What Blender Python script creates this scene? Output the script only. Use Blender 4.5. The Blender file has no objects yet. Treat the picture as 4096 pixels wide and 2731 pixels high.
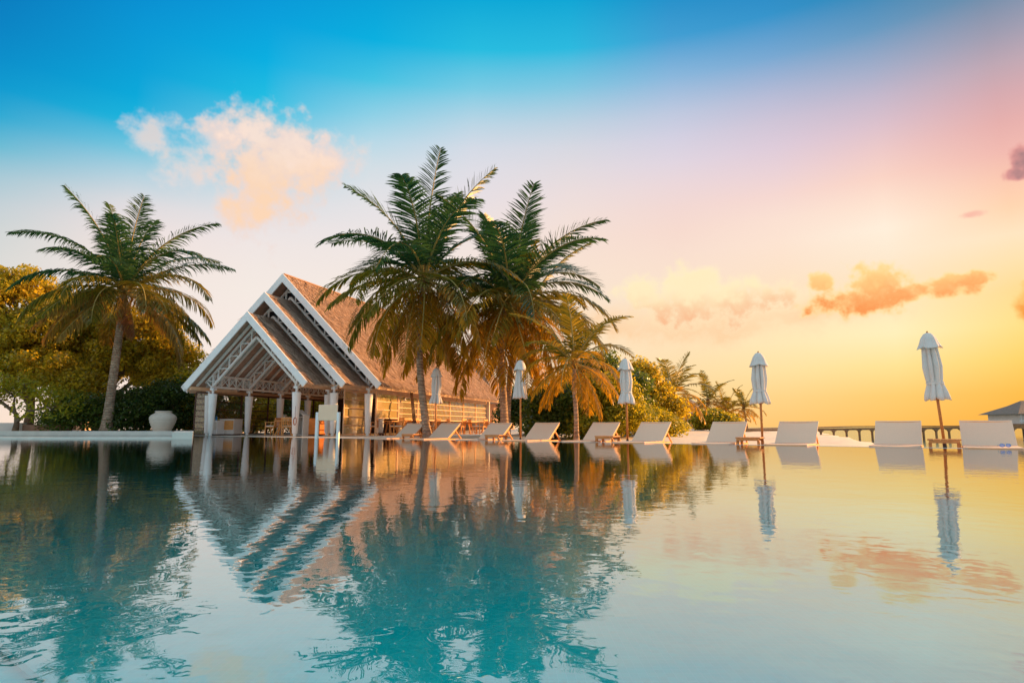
import bpy, bmesh, math, random
import numpy as np
from mathutils import Vector, Matrix

# ------------------------------------------------------------------ camera, sky, sun
scene = bpy.context.scene
COL = scene.collection
R_ = math.radians
F, HOR, CAMH = 2389.3, 1707.0, 0.43          # focal length in photo pixels, horizon row, eye height (m)
PITCH = math.atan((HOR - 1365.5) / F)
cam_d = bpy.data.cameras.new('camera'); cam = bpy.data.objects.new('camera', cam_d); COL.objects.link(cam)
cam_d.sensor_width = 36.0; cam_d.lens = F / 4096 * 36.0
cam_d.clip_start = 0.05; cam_d.clip_end = 12000
cam.location = (0, 0, CAMH); cam.rotation_euler = (math.pi / 2 + PITCH, 0, 0)
scene.camera = cam

SUN_AZ, SUN_EL = 68.0, 16.0                   # degrees right of the view axis, above the horizon
scene.view_settings.view_transform = 'Standard'
scene.view_settings.look = 'None'
scene.view_settings.exposure = 0.90
SKY_GAIN = 2 ** -0.90
scene.cycles.max_bounces = 7; scene.cycles.diffuse_bounces = 3; scene.cycles.glossy_bounces = 4; scene.cycles.transparent_max_bounces = 12
scene.view_settings.gamma = 1.0
scene.view_settings.use_curve_mapping = False

SKY_ELS = [0, 2.5, 5, 7.5, 10, 12, 14, 16, 18, 20, 22, 24, 26, 28, 31, 34, 38]
GLOW_AZ = 57.0                                # the sky table is laid out around this azimuth
SKY = {   # sunset sky: colour (sRGB) by elevation for azimuths away from the sun
    -44: [(250, 224, 205), (242, 223, 209), (234, 222, 212), (227, 220, 213), (219, 217, 212), (211, 214, 211), (200, 210, 210), (184, 204, 211), (151, 196, 211), (83, 182, 209), (0, 164, 208), (0, 149, 205), (0, 137, 199), (0, 128, 193), (0, 117, 186), (0, 109, 185), (0, 98, 183)],
    -34: [(255, 229, 207), (252, 229, 214), (247, 230, 219), (243, 230, 222), (242, 229, 222), (242, 228, 221), (242, 226, 220), (237, 223, 221), (220, 218, 221), (181, 209, 222), (119, 197, 221), (25, 181, 220), (0, 168, 217), (0, 160, 215), (0, 151, 212), (0, 139, 207), (0, 122, 199)],
    -24: [(255, 229, 203), (255, 231, 211), (251, 232, 218), (248, 233, 223), (246, 233, 225), (244, 233, 225), (242, 231, 225), (239, 229, 226), (232, 226, 227), (215, 222, 227), (186, 216, 227), (145, 208, 227), (96, 199, 226), (30, 189, 225), (0, 174, 224), (0, 160, 219), (0, 142, 210)],
    -14: [(255, 226, 190), (255, 229, 200), (254, 231, 208), (251, 232, 214), (248, 232, 219), (246, 232, 222), (243, 231, 224), (240, 230, 226), (236, 228, 227), (230, 226, 228), (222, 224, 228), (208, 221, 228), (182, 216, 230), (144, 208, 229), (66, 194, 226), (0, 175, 223), (0, 157, 213)],
    -4: [(255, 221, 173), (255, 224, 184), (255, 227, 195), (252, 229, 203), (250, 230, 210), (248, 230, 214), (246, 229, 217), (243, 228, 219), (239, 226, 222), (235, 224, 224), (229, 222, 227), (223, 221, 228), (212, 218, 229), (187, 213, 228), (119, 202, 227), (35, 188, 223), (0, 167, 214)],
    6: [(255, 213, 152), (255, 218, 166), (254, 223, 180), (253, 227, 192), (251, 228, 201), (249, 227, 205), (248, 226, 207), (247, 224, 208), (245, 223, 211), (241, 222, 215), (235, 220, 219), (226, 218, 222), (214, 215, 224), (191, 209, 224), (129, 198, 224), (40, 185, 222), (0, 164, 211)],
    16: [(255, 205, 130), (254, 212, 146), (253, 220, 166), (253, 225, 181), (253, 224, 188), (251, 225, 197), (250, 224, 203), (248, 221, 205), (246, 217, 205), (242, 215, 209), (235, 214, 216), (224, 212, 223), (211, 207, 224), (191, 200, 222), (137, 182, 219), (63, 158, 210), (0, 138, 198)],
    25: [(255, 197, 111), (253, 209, 132), (253, 224, 159), (253, 231, 180), (253, 228, 185), (253, 225, 191), (252, 225, 200), (252, 226, 207), (250, 223, 208), (245, 214, 207), (233, 208, 213), (221, 202, 216), (206, 195, 213), (182, 186, 212), (119, 167, 209), (49, 147, 202), (0, 124, 189)],
    33: [(255, 189, 88), (254, 202, 108), (254, 224, 145), (253, 237, 184), (252, 231, 187), (252, 227, 192), (252, 232, 206), (253, 237, 216), (253, 225, 205), (249, 210, 195), (237, 200, 198), (219, 191, 202), (197, 183, 202), (165, 173, 200), (99, 152, 192), (37, 132, 183), (0, 111, 174)],
    41: [(255, 170, 47), (255, 184, 64), (255, 207, 96), (254, 220, 130), (254, 216, 141), (253, 222, 168), (253, 226, 189), (253, 210, 172), (249, 197, 172), (239, 182, 172), (228, 172, 169), (212, 167, 172), (189, 164, 176), (157, 154, 174), (98, 136, 168), (42, 119, 162), (0, 99, 155)],
    -80: [(250, 232, 218), (248, 232, 221), (246, 232, 224), (243, 232, 226), (240, 231, 228), (238, 231, 229), (234, 230, 229), (228, 229, 229), (222, 227, 230), (212, 223, 230), (202, 220, 230), (190, 216, 230), (178, 212, 229), (166, 208, 228), (152, 202, 227), (140, 198, 226), (130, 194, 224)],
    -123: [(252, 238, 226), (250, 238, 228), (248, 238, 230), (247, 237, 231), (245, 236, 232), (244, 236, 233), (241, 235, 233), (238, 234, 233), (234, 233, 233), (228, 231, 233), (222, 229, 233), (216, 227, 233), (209, 225, 233), (202, 223, 232), (193, 220, 231), (186, 217, 231), (178, 214, 230)],
}
def lin(c):
    c = c / 255.0
    return c / 12.92 if c < .04045 else ((c + .055) / 1.055) ** 2.4
def srgb(r, g, b): return (lin(r), lin(g), lin(b), 1)

def pix_dir(px, py):
    a = (px - 2048) / F; b = -(py - 1365.5) / F
    cp, sp = math.cos(PITCH), math.sin(PITCH)
    return Vector((a, cp - b * sp, sp + b * cp))
def at(px, py, Y):
    r = pix_dir(px, py); return Vector((0, 0, CAMH)) + r * (Y / r.y)
def gz(px, py, z=0.0):
    r = pix_dir(px, py); return Vector((0, 0, CAMH)) + r * ((z - CAMH) / r.z)
def gx(px, Y, z=0.0):                          # ground-level point in column px at distance Y
    d = Y * math.cos(PITCH) + (z - CAMH) * math.sin(PITCH)
    return Vector(((px - 2048) / F * d, Y, z))

world = bpy.data.worlds.new('World'); scene.world = world; world.use_nodes = True
def build_world():
    nt = world.node_tree; N = nt.nodes; L = nt.links; N.clear()
    def m(op, a, b=None, c=None, clamp=False):
        n = N.new('ShaderNodeMath'); n.operation = op; n.use_clamp = clamp
        for i, v in enumerate((a, b, c)):
            if v is None: continue
            if isinstance(v, (int, float)): n.inputs[i].default_value = v
            else: L.new(v, n.inputs[i])
        return n.outputs[0]
    def mixc(f, a, b):
        n = N.new('ShaderNodeMix'); n.data_type = 'RGBA'; n.clamp_factor = True
        L.new(f, n.inputs['Factor']) if not isinstance(f, (int, float)) else setattr(n.inputs['Factor'], 'default_value', f)
        for k, v in (('A', a), ('B', b)):
            s = [i for i in n.inputs if i.name == k and i.type == 'RGBA'][0]
            if isinstance(v, tuple): s.default_value = v
            else: L.new(v, s)
        return [o for o in n.outputs if o.type == 'RGBA'][0]
    def smooth(x, lo, hi):
        n = N.new('ShaderNodeMapRange'); n.interpolation_type = 'SMOOTHSTEP'
        L.new(x, n.inputs['Value']); n.inputs['From Min'].default_value = lo; n.inputs['From Max'].default_value = hi
        return n.outputs['Result']
    def linr(x, lo, hi):
        n = N.new('ShaderNodeMapRange'); n.interpolation_type = 'LINEAR'; n.clamp = True
        L.new(x, n.inputs['Value']); n.inputs['From Min'].default_value = lo; n.inputs['From Max'].default_value = hi
        return n.outputs['Result']
    tc = N.new('ShaderNodeTexCoord'); D = tc.outputs['Generated']
    sx = N.new('ShaderNodeSeparateXYZ'); L.new(D, sx.inputs[0])
    el = m('MULTIPLY', m('ARCSINE', sx.outputs['Z']), 180 / math.pi)
    az = m('MULTIPLY', m('ARCTAN2', sx.outputs['X'], sx.outputs['Y']), 180 / math.pi)
    d = m('ABSOLUTE', m('SUBTRACT', az, GLOW_AZ)); t = m('MINIMUM', d, m('SUBTRACT', 360.0, d))
    elp = m('DIVIDE', el, 90.0, clamp=True)
    col = None; prev = None
    for a in sorted(SKY, reverse=True):       # from the sun outwards
        rp = N.new('ShaderNodeValToRGB'); L.new(elp, rp.inputs[0]); cr = rp.color_ramp
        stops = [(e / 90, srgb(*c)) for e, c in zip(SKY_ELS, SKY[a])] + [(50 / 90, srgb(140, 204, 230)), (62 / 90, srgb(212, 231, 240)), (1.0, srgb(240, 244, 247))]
        cr.elements[0].position = 0; cr.elements[0].color = stops[0][1]
        cr.elements[1].position = 1; cr.elements[1].color = stops[-1][1]
        for p, c in stops[1:-1]:
            e = cr.elements.new(p); e.color = c
        tt = GLOW_AZ - a
        if col is None: col = rp.outputs[0]
        else: col = mixc(linr(t, prev, tt), col, rp.outputs[0])
        prev = tt
    # clouds: soft masks in azimuth / elevation, broken up by noise
    nz = N.new('ShaderNodeTexNoise'); L.new(D, nz.inputs['Vector']); nz.inputs['Scale'].default_value = 9.0
    nz.inputs['Detail'].default_value = 4.0; nz.inputs['Roughness'].default_value = .58; nz.inputs['Distortion'].default_value = .3
    n1 = m('SUBTRACT', nz.outputs['Fac'], .5)
    nf = N.new('ShaderNodeTexNoise'); L.new(D, nf.inputs['Vector']); nf.inputs['Scale'].default_value = 34.0
    nf.inputs['Detail'].default_value = 3.0; nf.inputs['Roughness'].default_value = .6
    n2 = m('SUBTRACT', nf.outputs['Fac'], .5)
    def ae(x, y):
        v = pix_dir(x * 4096 / 2352, y * 4096 / 2352).normalized()
        return math.degrees(math.atan2(v.x, v.y)), math.degrees(math.asin(v.z))
    def blob(x, y, rx, ry):
        a0, e0 = ae(x, y); a1, _ = ae(x + rx, y); _, e1 = ae(x, y - ry)
        u = m('DIVIDE', m('SUBTRACT', az, a0), abs(a1 - a0)); v = m('DIVIDE', m('SUBTRACT', el, e0), abs(e1 - e0))
        return m('SUBTRACT', 1.0, m('SQRT', m('ADD', m('MULTIPLY', u, u), m('MULTIPLY', v, v))))
    def cloud(col, blobs, body, rim, lo, hi, kn, kf, op, core=.75, top=None, e0=0, e1=1):
        f = None
        for b in blobs:
            o = blob(*b); f = o if f is None else m('SMOOTH_MAX', f, o, .2)
        dens = m('ADD', f, m('ADD', m('MULTIPLY', n1, kn), m('MULTIPLY', n2, kf)))
        al = m('MULTIPLY', smooth(dens, lo, hi), op)
        if top: body = mixc(smooth(m('ADD', el, m('ADD', m('MULTIPLY', n1, 5.0), m('MULTIPLY', n2, 5.0))), e0, e1), body, top)
        return mixc(al, col, mixc(m('MULTIPLY', smooth(dens, lo + .1, core), m('ADD', .85, m('MULTIPLY', n2, 2.6)), clamp=True), rim, body))
    # peach cumulus, upper left
    col = cloud(col, [(345, 320, 70, 70), (440, 390, 110, 75), (500, 330, 60, 50), (770, 370, 80, 60)], srgb(240, 218, 208), srgb(226, 220, 222), -.3, .55, 2.4, 1.8, .75)
    col = cloud(col, [(600, 410, 130, 135), (660, 345, 95, 70), (725, 390, 80, 60), (560, 480, 80, 70)], srgb(254, 214, 178), srgb(240, 216, 208), -.3, .5, 1.7, 1.8, .93, .8, srgb(252, 226, 210), 20.5, 26)
    # long low cloud bank on the right
    col = cloud(col, [(1600, 735, 300, 62), (1850, 715, 240, 40)], srgb(252, 206, 158), srgb(254, 218, 174), -.35, .7, 1.2, 1.0, .85)
    col = cloud(col, [(1470, 668, 55, 32), (1585, 672, 75, 55), (1560, 715, 110, 40), (1700, 690, 75, 52), (1790, 690, 80, 42)], srgb(249, 186, 140), srgb(255, 238, 196), -.35, .45, 1.5, 2.2, .95, .7, srgb(255, 236, 190), 9.6, 13.2)
    col = cloud(col, [(1882, 645, 34, 24), (1950, 694, 140, 34), (2020, 658, 85, 48), (2090, 672, 80, 24), (2185, 660, 85, 26), (2245, 640, 45, 18)], srgb(250, 146, 66), srgb(255, 226, 150), -.30, .35, 1.5, 2.2, .95, .6, srgb(255, 210, 130), 9.8, 13.4)
    # darker scraps at the right edge
    col = cloud(col, [(2360, 365, 50, 55), (2335, 400, 42, 22)], srgb(160, 118, 122), srgb(226, 150, 145), .0, .4, 1.1, 1.2, .95)
    col = cloud(col, [(2366, 690, 50, 58)], srgb(244, 150, 44), srgb(254, 200, 110), .0, .4, 1.1, 1.2, .95)
    col = cloud(col, [(2235, 492, 44, 12)], srgb(246, 178, 160), srgb(250, 196, 172), .0, .6, 1.0, 1.2, .8)
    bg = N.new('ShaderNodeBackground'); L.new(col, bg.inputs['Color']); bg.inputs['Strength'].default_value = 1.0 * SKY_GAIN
    sky = N.new('ShaderNodeTexSky'); sky.sky_type = 'NISHITA'; sky.sun_disc = False
    sky.sun_elevation = R_(SUN_EL); sky.sun_rotation = R_(SUN_AZ)
    sky.dust_density = 2.0
    bg2 = N.new('ShaderNodeBackground'); L.new(sky.outputs[0], bg2.inputs['Color']); bg2.inputs['Strength'].default_value = 0.002
    ad = N.new('ShaderNodeAddShader'); L.new(bg.outputs[0], ad.inputs[0]); L.new(bg2.outputs[0], ad.inputs[1])
    out = N.new('ShaderNodeOutputWorld'); L.new(ad.outputs[0], out.inputs['Surface'])
build_world()
world.cycles.sampling_method = 'MANUAL'; world.cycles.sample_map_resolution = 256

sl = bpy.data.lights.new('sun', 'SUN'); sl.energy = 5.0; sl.angle = R_(0.8); sl.color = (1.0, .50, .17)
sun = bpy.data.objects.new('sun', sl); COL.objects.link(sun)
sdir = Vector((math.sin(R_(SUN_AZ)) * math.cos(R_(SUN_EL)), math.cos(R_(SUN_AZ)) * math.cos(R_(SUN_EL)), math.sin(R_(SUN_EL))))
sun.rotation_euler = (-sdir).to_track_quat('-Z', 'Y').to_euler()
sun.location = sdir * 60

random.seed(7); rng = np.random.default_rng(7)

# ------------------------------------------------------------------ materials
MATS = {}
def new_mat(name):
    mt = bpy.data.materials.new(name); mt.use_nodes = True; MATS[name] = mt
    return mt, mt.node_tree.nodes, mt.node_tree.links
def basic(name, col, rough=.6, var=.12, scale=6.0, bump=0.0, bscale=40.0, stretch=None, metal=0.0, rnd=0.0, dirt=None):
    """painted / woven / wooden surface: noise-varied colour with fine relief"""
    mt, N, L = new_mat(name); b = N['Principled BSDF']
    b.inputs['Roughness'].default_value = rough; b.inputs['Metallic'].default_value = metal
    tc = N.new('ShaderNodeTexCoord'); mp = N.new('ShaderNodeMapping'); L.new(tc.outputs['Object'], mp.inputs['Vector'])
    if stretch: mp.inputs['Scale'].default_value = stretch
    nz = N.new('ShaderNodeTexNoise'); nz.inputs['Scale'].default_value = scale; nz.inputs['Detail'].default_value = 6
    L.new(mp.outputs[0], nz.inputs['Vector'])
    rp = N.new('ShaderNodeValToRGB'); L.new(nz.outputs['Fac'], rp.inputs[0])
    rp.color_ramp.elements[0].position = .3; rp.color_ramp.elements[1].position = .7
    lo = dirt if dirt else tuple(c * (1 - var) for c in col); hi = tuple(min(1, c * (1 + var)) for c in col)
    rp.color_ramp.elements[0].color = (*lo, 1); rp.color_ramp.elements[1].color = (*hi, 1)
    o = rp.outputs[0]
    if rnd:
        oi = N.new('ShaderNodeObjectInfo'); hs = N.new('ShaderNodeHueSaturation'); L.new(o, hs.inputs['Color'])
        mr = N.new('ShaderNodeMapRange'); L.new(oi.outputs['Random'], mr.inputs['Value'])
        mr.inputs['To Min'].default_value = 1 - rnd; mr.inputs['To Max'].default_value = 1 + rnd
        L.new(mr.outputs[0], hs.inputs['Value']); o = hs.outputs[0]
    L.new(o, b.inputs['Base Color'])
    if bump:
        n2 = N.new('ShaderNodeTexNoise'); n2.inputs['Scale'].default_value = bscale; n2.inputs['Detail'].default_value = 5
        L.new(mp.outputs[0], n2.inputs['Vector'])
        bp = N.new('ShaderNodeBump'); bp.inputs['Strength'].default_value = 1; bp.inputs['Distance'].default_value = bump
        L.new(n2.outputs['Fac'], bp.inputs['Height']); L.new(bp.outputs[0], b.inputs['Normal'])
    return mt
basic('white_paint', (.90, .89, .88), .5, .05, 3.0, .002, 30)
basic('white_wood', (.80, .76, .72), .55, .07, 4.0, .003, 25, (1, 1, 1))
basic('soffit', (.48, .29, .21), .8, .22, 5.0, .004, 30)
basic('cream_beam', (.84, .54, .33), .6, .12, 3.0, .003, 30)
basic('teak', (.58, .23, .06), .5, .25, 7.0, .002, 60, (1, 8, 8), rnd=.12)
basic('teak_light', (.80, .36, .10), .5, .2, 7.0, .002, 60, (1, 8, 8), rnd=.1)
basic('orange_wood', (.88, .25, .03), .45, .15, 4.0, .001, 50, (1, 6, 6))
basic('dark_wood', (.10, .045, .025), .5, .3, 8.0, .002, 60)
basic('canvas', (.70, .66, .62), .85, .05, 5.0, .0015, 300)
basic('sling', (.86, .58, .41), .8, .05, 60.0, .0008, 500, rnd=.04)
basic('cushion', (.82, .76, .68), .85, .05, 8.0, .002, 90)
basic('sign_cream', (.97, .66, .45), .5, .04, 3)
basic('sand', (.72, .60, .47), .95, .10, 2.2, .02, 9)
basic('terrace', (.66, .55, .45), .7, .12, 1.4, .003, 40)
basic('coping', (.74, .68, .60), .55, .10, 2.0, .002, 60)
basic('ceramic', (.70, .62, .52), .6, .09, 5.0, .003, 40, (1, 1, 6))
basic('plaster', (.72, .66, .60), .8, .08, 2.5, .003, 40)
basic('plaster_warm', (.62, .44, .32), .8, .10, 2.5, .003, 40)
basic('planter', (.36, .20, .13), .8, .15, 3, .003, 40)
basic('bark', (.20, .13, .08), .9, .35, 5, .03, 14)
basic('attic_shade', (.035, .032, .04), .7, .2, 3)  # near-black colour that paints in the shade of the attic gaps
basic('dark_metal', (.03, .03, .035), .5, .2, 6)
basic('jetty_wood', (.36, .17, .07), .7, .25, 3.0, .004, 30, rnd=.08)
basic('grey_thatch', (.25, .175, .135), .95, .3, 9.0, .03, 25)
basic('skin', (.22, .11, .07), .5, .05, 6)
basic('uniform', (.84, .83, .80), .8, .05, 6, .003, 40)
basic('hair', (.015, .012, .01), .5, .2, 30)
basic('wax', (.80, .74, .62), .4, .05, 9)
basic('blue_plastic', (.02, .22, .48), .4, .1, 9)
basic('rope', (.26, .09, .05), .8, .25, 60, .003, 120)
basic('pink_petal', (.75, .12, .20), .7, .2, 9)

def palm_trunk_mat():
    mt, N, L = new_mat('palm_bark'); b = N['Principled BSDF']; b.inputs['Roughness'].default_value = .9
    tc = N.new('ShaderNodeTexCoord')
    wv = N.new('ShaderNodeTexWave'); wv.bands_direction = 'Z'; wv.inputs['Scale'].default_value = 2.4
    wv.inputs['Distortion'].default_value = 4.5; wv.inputs['Detail'].default_value = 3; wv.inputs['Detail Scale'].default_value = 1.6
    L.new(tc.outputs['Object'], wv.inputs['Vector'])
    nz = N.new('ShaderNodeTexNoise'); nz.inputs['Scale'].default_value = 5; nz.inputs['Detail'].default_value = 6; L.new(tc.outputs['Object'], nz.inputs['Vector'])
    rp = N.new('ShaderNodeValToRGB'); L.new(nz.outputs['Fac'], rp.inputs[0])
    rp.color_ramp.elements[0].position = .32; rp.color_ramp.elements[0].color = (.27, .175, .115, 1)
    rp.color_ramp.elements[1].position = .68; rp.color_ramp.elements[1].color = (.56, .39, .27, 1)
    mx = N.new('ShaderNodeMix'); mx.data_type = 'RGBA'; mx.blend_type = 'MULTIPLY'; mx.inputs['Factor'].default_value = .32
    L.new(rp.outputs[0], mx.inputs[6]); L.new(wv.outputs['Color'], mx.inputs[7]); L.new(mx.outputs[2], b.inputs['Base Color'])
    bp = N.new('ShaderNodeBump'); bp.inputs['Distance'].default_value = .02; L.new(wv.outputs['Fac'], bp.inputs['Height']); L.new(bp.outputs[0], b.inputs['Normal'])
palm_trunk_mat()

def leaf_mat(name, c_lo, c_hi, trans=.45, gloss=.25, tcol=None):
    """foliage: diffuse + translucent, each leaf its own shade"""
    mt, N, L = new_mat(name); N.remove(N['Principled BSDF'])
    ge = N.new('ShaderNodeNewGeometry'); rp = N.new('ShaderNodeValToRGB'); L.new(ge.outputs['Random Per Island'], rp.inputs[0])
    rp.color_ramp.elements[0].color = (*c_lo, 1); rp.color_ramp.elements[1].color = (*c_hi, 1)
    di = N.new('ShaderNodeBsdfDiffuse'); tr = N.new('ShaderNodeBsdfTranslucent'); L.new(rp.outputs[0], di.inputs['Color'])
    mc = N.new('ShaderNodeMix'); mc.data_type = 'RGBA'; mc.blend_type = 'MULTIPLY'; mc.inputs['Factor'].default_value = 1
    L.new(rp.outputs[0], mc.inputs[6]); mc.inputs[7].default_value = (*(tcol or (2.2, 1.9, .9)), 1); L.new(mc.outputs[2], tr.inputs['Color'])
    m1 = N.new('ShaderNodeMixShader'); m1.inputs[0].default_value = trans; L.new(di.outputs[0], m1.inputs[1]); L.new(tr.outputs[0], m1.inputs[2])
    gl = N.new('ShaderNodeBsdfGlossy'); gl.inputs['Roughness'].default_value = .45; gl.inputs['Color'].default_value = (.8, .8, .8, 1)
    fr = N.new('ShaderNodeFresnel'); fr.inputs['IOR'].default_value = 1.35
    mu = N.new('ShaderNodeMath'); mu.operation = 'MULTIPLY'; mu.inputs[1].default_value = gloss; L.new(fr.outputs[0], mu.inputs[0])
    m2 = N.new('ShaderNodeMixShader'); L.new(mu.outputs[0], m2.inputs[0]); L.new(m1.outputs[0], m2.inputs[1]); L.new(gl.outputs[0], m2.inputs[2])
    L.new(m2.outputs[0], N['Material Output'].inputs['Surface'])
leaf_mat('palm_green', (.016, .055, .030), (.06, .13, .04), .34, .12, (1.3, 1.35, .7))
leaf_mat('palm_olive', (.085, .10, .018), (.26, .20, .03), .45, .10, (1.7, 1.5, .7))
leaf_mat('palm_sunlit', (.22, .15, .015), (.48, .28, .025), .5, .08, (1.7, 1.45, .6))  # low sunlight put into the leaf colour, for fronds shown lit gold
leaf_mat('palm_warm', (.16, .11, .03), (.40, .24, .06), .45, .08, (1.6, 1.3, .6))
leaf_mat('palm_dry', (.16, .075, .03), (.30, .14, .06), .35, .15)
leaf_mat('leaf_olive', (.17, .165, .018), (.54, .44, .045), .5, .05, (2.2, 1.85, .8))
leaf_mat('leaf_green', (.035, .085, .022), (.17, .21, .035), .45, .10)
leaf_mat('leaf_dark', (.022, .055, .018), (.10, .14, .025), .4, .10)
leaf_mat('leaf_lime', (.15, .17, .018), (.42, .36, .035), .5, .05)
basic('rachis', (.34, .26, .07), .6, .2, 6)

def thatch_mat():
    mt, N, L = new_mat('thatch'); b = N['Principled BSDF']; b.inputs['Roughness'].default_value = .95
    b.inputs['Specular IOR Level'].default_value = .1
    tc = N.new('ShaderNodeTexCoord'); mp = N.new('ShaderNodeMapping'); L.new(tc.outputs['Object'], mp.inputs['Vector']); mp.inputs['Scale'].default_value = (3, 14, 3)
    nz = N.new('ShaderNodeTexNoise'); nz.inputs['Scale'].default_value = 2.2; nz.inputs['Detail'].default_value = 8; nz.inputs['Roughness'].default_value = .65
    L.new(mp.outputs[0], nz.inputs['Vector'])
    rp = N.new('ShaderNodeValToRGB'); L.new(nz.outputs['Fac'], rp.inputs[0])
    rp.color_ramp.elements[0].position = .30; rp.color_ramp.elements[0].color = (.26, .155, .105, 1)
    rp.color_ramp.elements[1].position = .72; rp.color_ramp.elements[1].color = (.62, .42, .30, 1)
    L.new(rp.outputs[0], b.inputs['Base Color'])
    bp = N.new('ShaderNodeBump'); bp.inputs['Distance'].default_value = .06; L.new(nz.outputs['Fac'], bp.inputs['Height']); L.new(bp.outputs[0], b.inputs['Normal'])
thatch_mat()
def straw_mat():
    mt, N, L = new_mat('straw'); b = N['Principled BSDF']; b.inputs['Roughness'].default_value = .9; b.inputs['Specular IOR Level'].default_value = .15
    ge = N.new('ShaderNodeNewGeometry'); rp = N.new('ShaderNodeValToRGB'); L.new(ge.outputs['Random Per Island'], rp.inputs[0])
    rp.color_ramp.elements[0].color = (.17, .09, .055, 1); rp.color_ramp.elements[1].color = (.78, .55, .40, 1)
    L.new(rp.outputs[0], b.inputs['Base Color'])
straw_mat()

def water_mat(name, tint, ior, bumps, rough):
    mt, N, L = new_mat(name); N.remove(N['Principled BSDF'])
    tc = N.new('ShaderNodeTexCoord'); hgt = None
    for sc, dist, st in bumps:
        mp = N.new('ShaderNodeMapping'); L.new(tc.outputs['Object'], mp.inputs['Vector']); mp.inputs['Scale'].default_value = st
        mp.inputs['Rotation'].default_value = (0, 0, .5)
        nz = N.new('ShaderNodeTexNoise'); nz.inputs['Scale'].default_value = sc; nz.inputs['Detail'].default_value = 2.0; nz.inputs['Roughness'].default_value = .45
        nz.inputs['Distortion'].default_value = .4
        L.new(mp.outputs[0], nz.inputs['Vector'])
        mu = N.new('ShaderNodeMath'); mu.operation = 'MULTIPLY'; mu.inputs[1].default_value = dist; L.new(nz.outputs['Fac'], mu.inputs[0])
        if hgt is None: hgt = mu.outputs[0]
        else:
            ad = N.new('ShaderNodeMath'); L.new(hgt, ad.inputs[0]); L.new(mu.outputs[0], ad.inputs[1]); hgt = ad.outputs[0]
    bp = N.new('ShaderNodeBump'); bp.inputs['Strength'].default_value = 1; bp.inputs['Distance'].default_value = 1; L.new(hgt, bp.inputs['Height'])
    fr = N.new('ShaderNodeFresnel'); fr.inputs['IOR'].default_value = ior; L.new(bp.outputs[0], fr.inputs['Normal'])
    tr = N.new('ShaderNodeBsdfTransparent'); tr.inputs['Color'].default_value = (*tint, 1)
    gl = N.new('ShaderNodeBsdfGlossy'); gl.inputs['Roughness'].default_value = rough; L.new(bp.outputs[0], gl.inputs['Normal'])
    i1 = N.new('ShaderNodeMath'); i1.operation = 'SUBTRACT'; i1.inputs[0].default_value = 1; L.new(fr.outputs[0], i1.inputs[1])
    p1 = N.new('ShaderNodeMath'); p1.operation = 'POWER'; p1.inputs[1].default_value = 3.0; L.new(i1.outputs[0], p1.inputs[0])
    pw = N.new('ShaderNodeMath'); pw.operation = 'SUBTRACT'; pw.inputs[0].default_value = 1; L.new(p1.outputs[0], pw.inputs[1])
    mx = N.new('ShaderNodeMixShader'); L.new(pw.outputs[0], mx.inputs[0]); L.new(tr.outputs[0], mx.inputs[1]); L.new(gl.outputs[0], mx.inputs[2])
    L.new(mx.outputs[0], N['Material Output'].inputs['Surface'])
water_mat('pool_water', (.06, .98, 1.0), 1.42, [(11.0, .0009, (1, 1, 1)), (3.2, .0016, (1, 1, 1)), (.9, .0016, (1, 1, 1))], .012)

def sea_mat():
    mt, N, L = new_mat('sea_water'); b = N['Principled BSDF']
    b.inputs['Base Color'].default_value = (.02, .16, .17, 1); b.inputs['Roughness'].default_value = .08; b.inputs['IOR'].default_value = 1.34
    tc = N.new('ShaderNodeTexCoord'); nz = N.new('ShaderNodeTexNoise'); nz.inputs['Scale'].default_value = 1.3; nz.inputs['Detail'].default_value = 4
    L.new(tc.outputs['Object'], nz.inputs['Vector'])
    bp = N.new('ShaderNodeBump'); bp.inputs['Distance'].default_value = .06; L.new(nz.outputs['Fac'], bp.inputs['Height']); L.new(bp.outputs[0], b.inputs['Normal'])
sea_mat()
def tile_mat():
    mt, N, L = new_mat('pool_mosaic'); b = N['Principled BSDF']; b.inputs['Roughness'].default_value = .35
    tc = N.new('ShaderNodeTexCoord'); br = N.new('ShaderNodeTexBrick'); L.new(tc.outputs['Object'], br.inputs['Vector'])
    br.inputs['Scale'].default_value = 6.0; br.offset = 0.0; br.inputs['Brick Width'].default_value = .35; br.inputs['Row Height'].default_value = .35
    br.inputs['Color1'].default_value = (.02, .82, .82, 1); br.inputs['Color2'].default_value = (.03, .88, .87, 1); br.inputs['Mortar'].default_value = (.15, .88, .92, 1)
    br.inputs['Mortar Size'].default_value = .012
    L.new(br.outputs['Color'], b.inputs['Base Color'])
tile_mat()
basic('pale_tile', (.45, .78, .80), .4, .08, 8)

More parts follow.
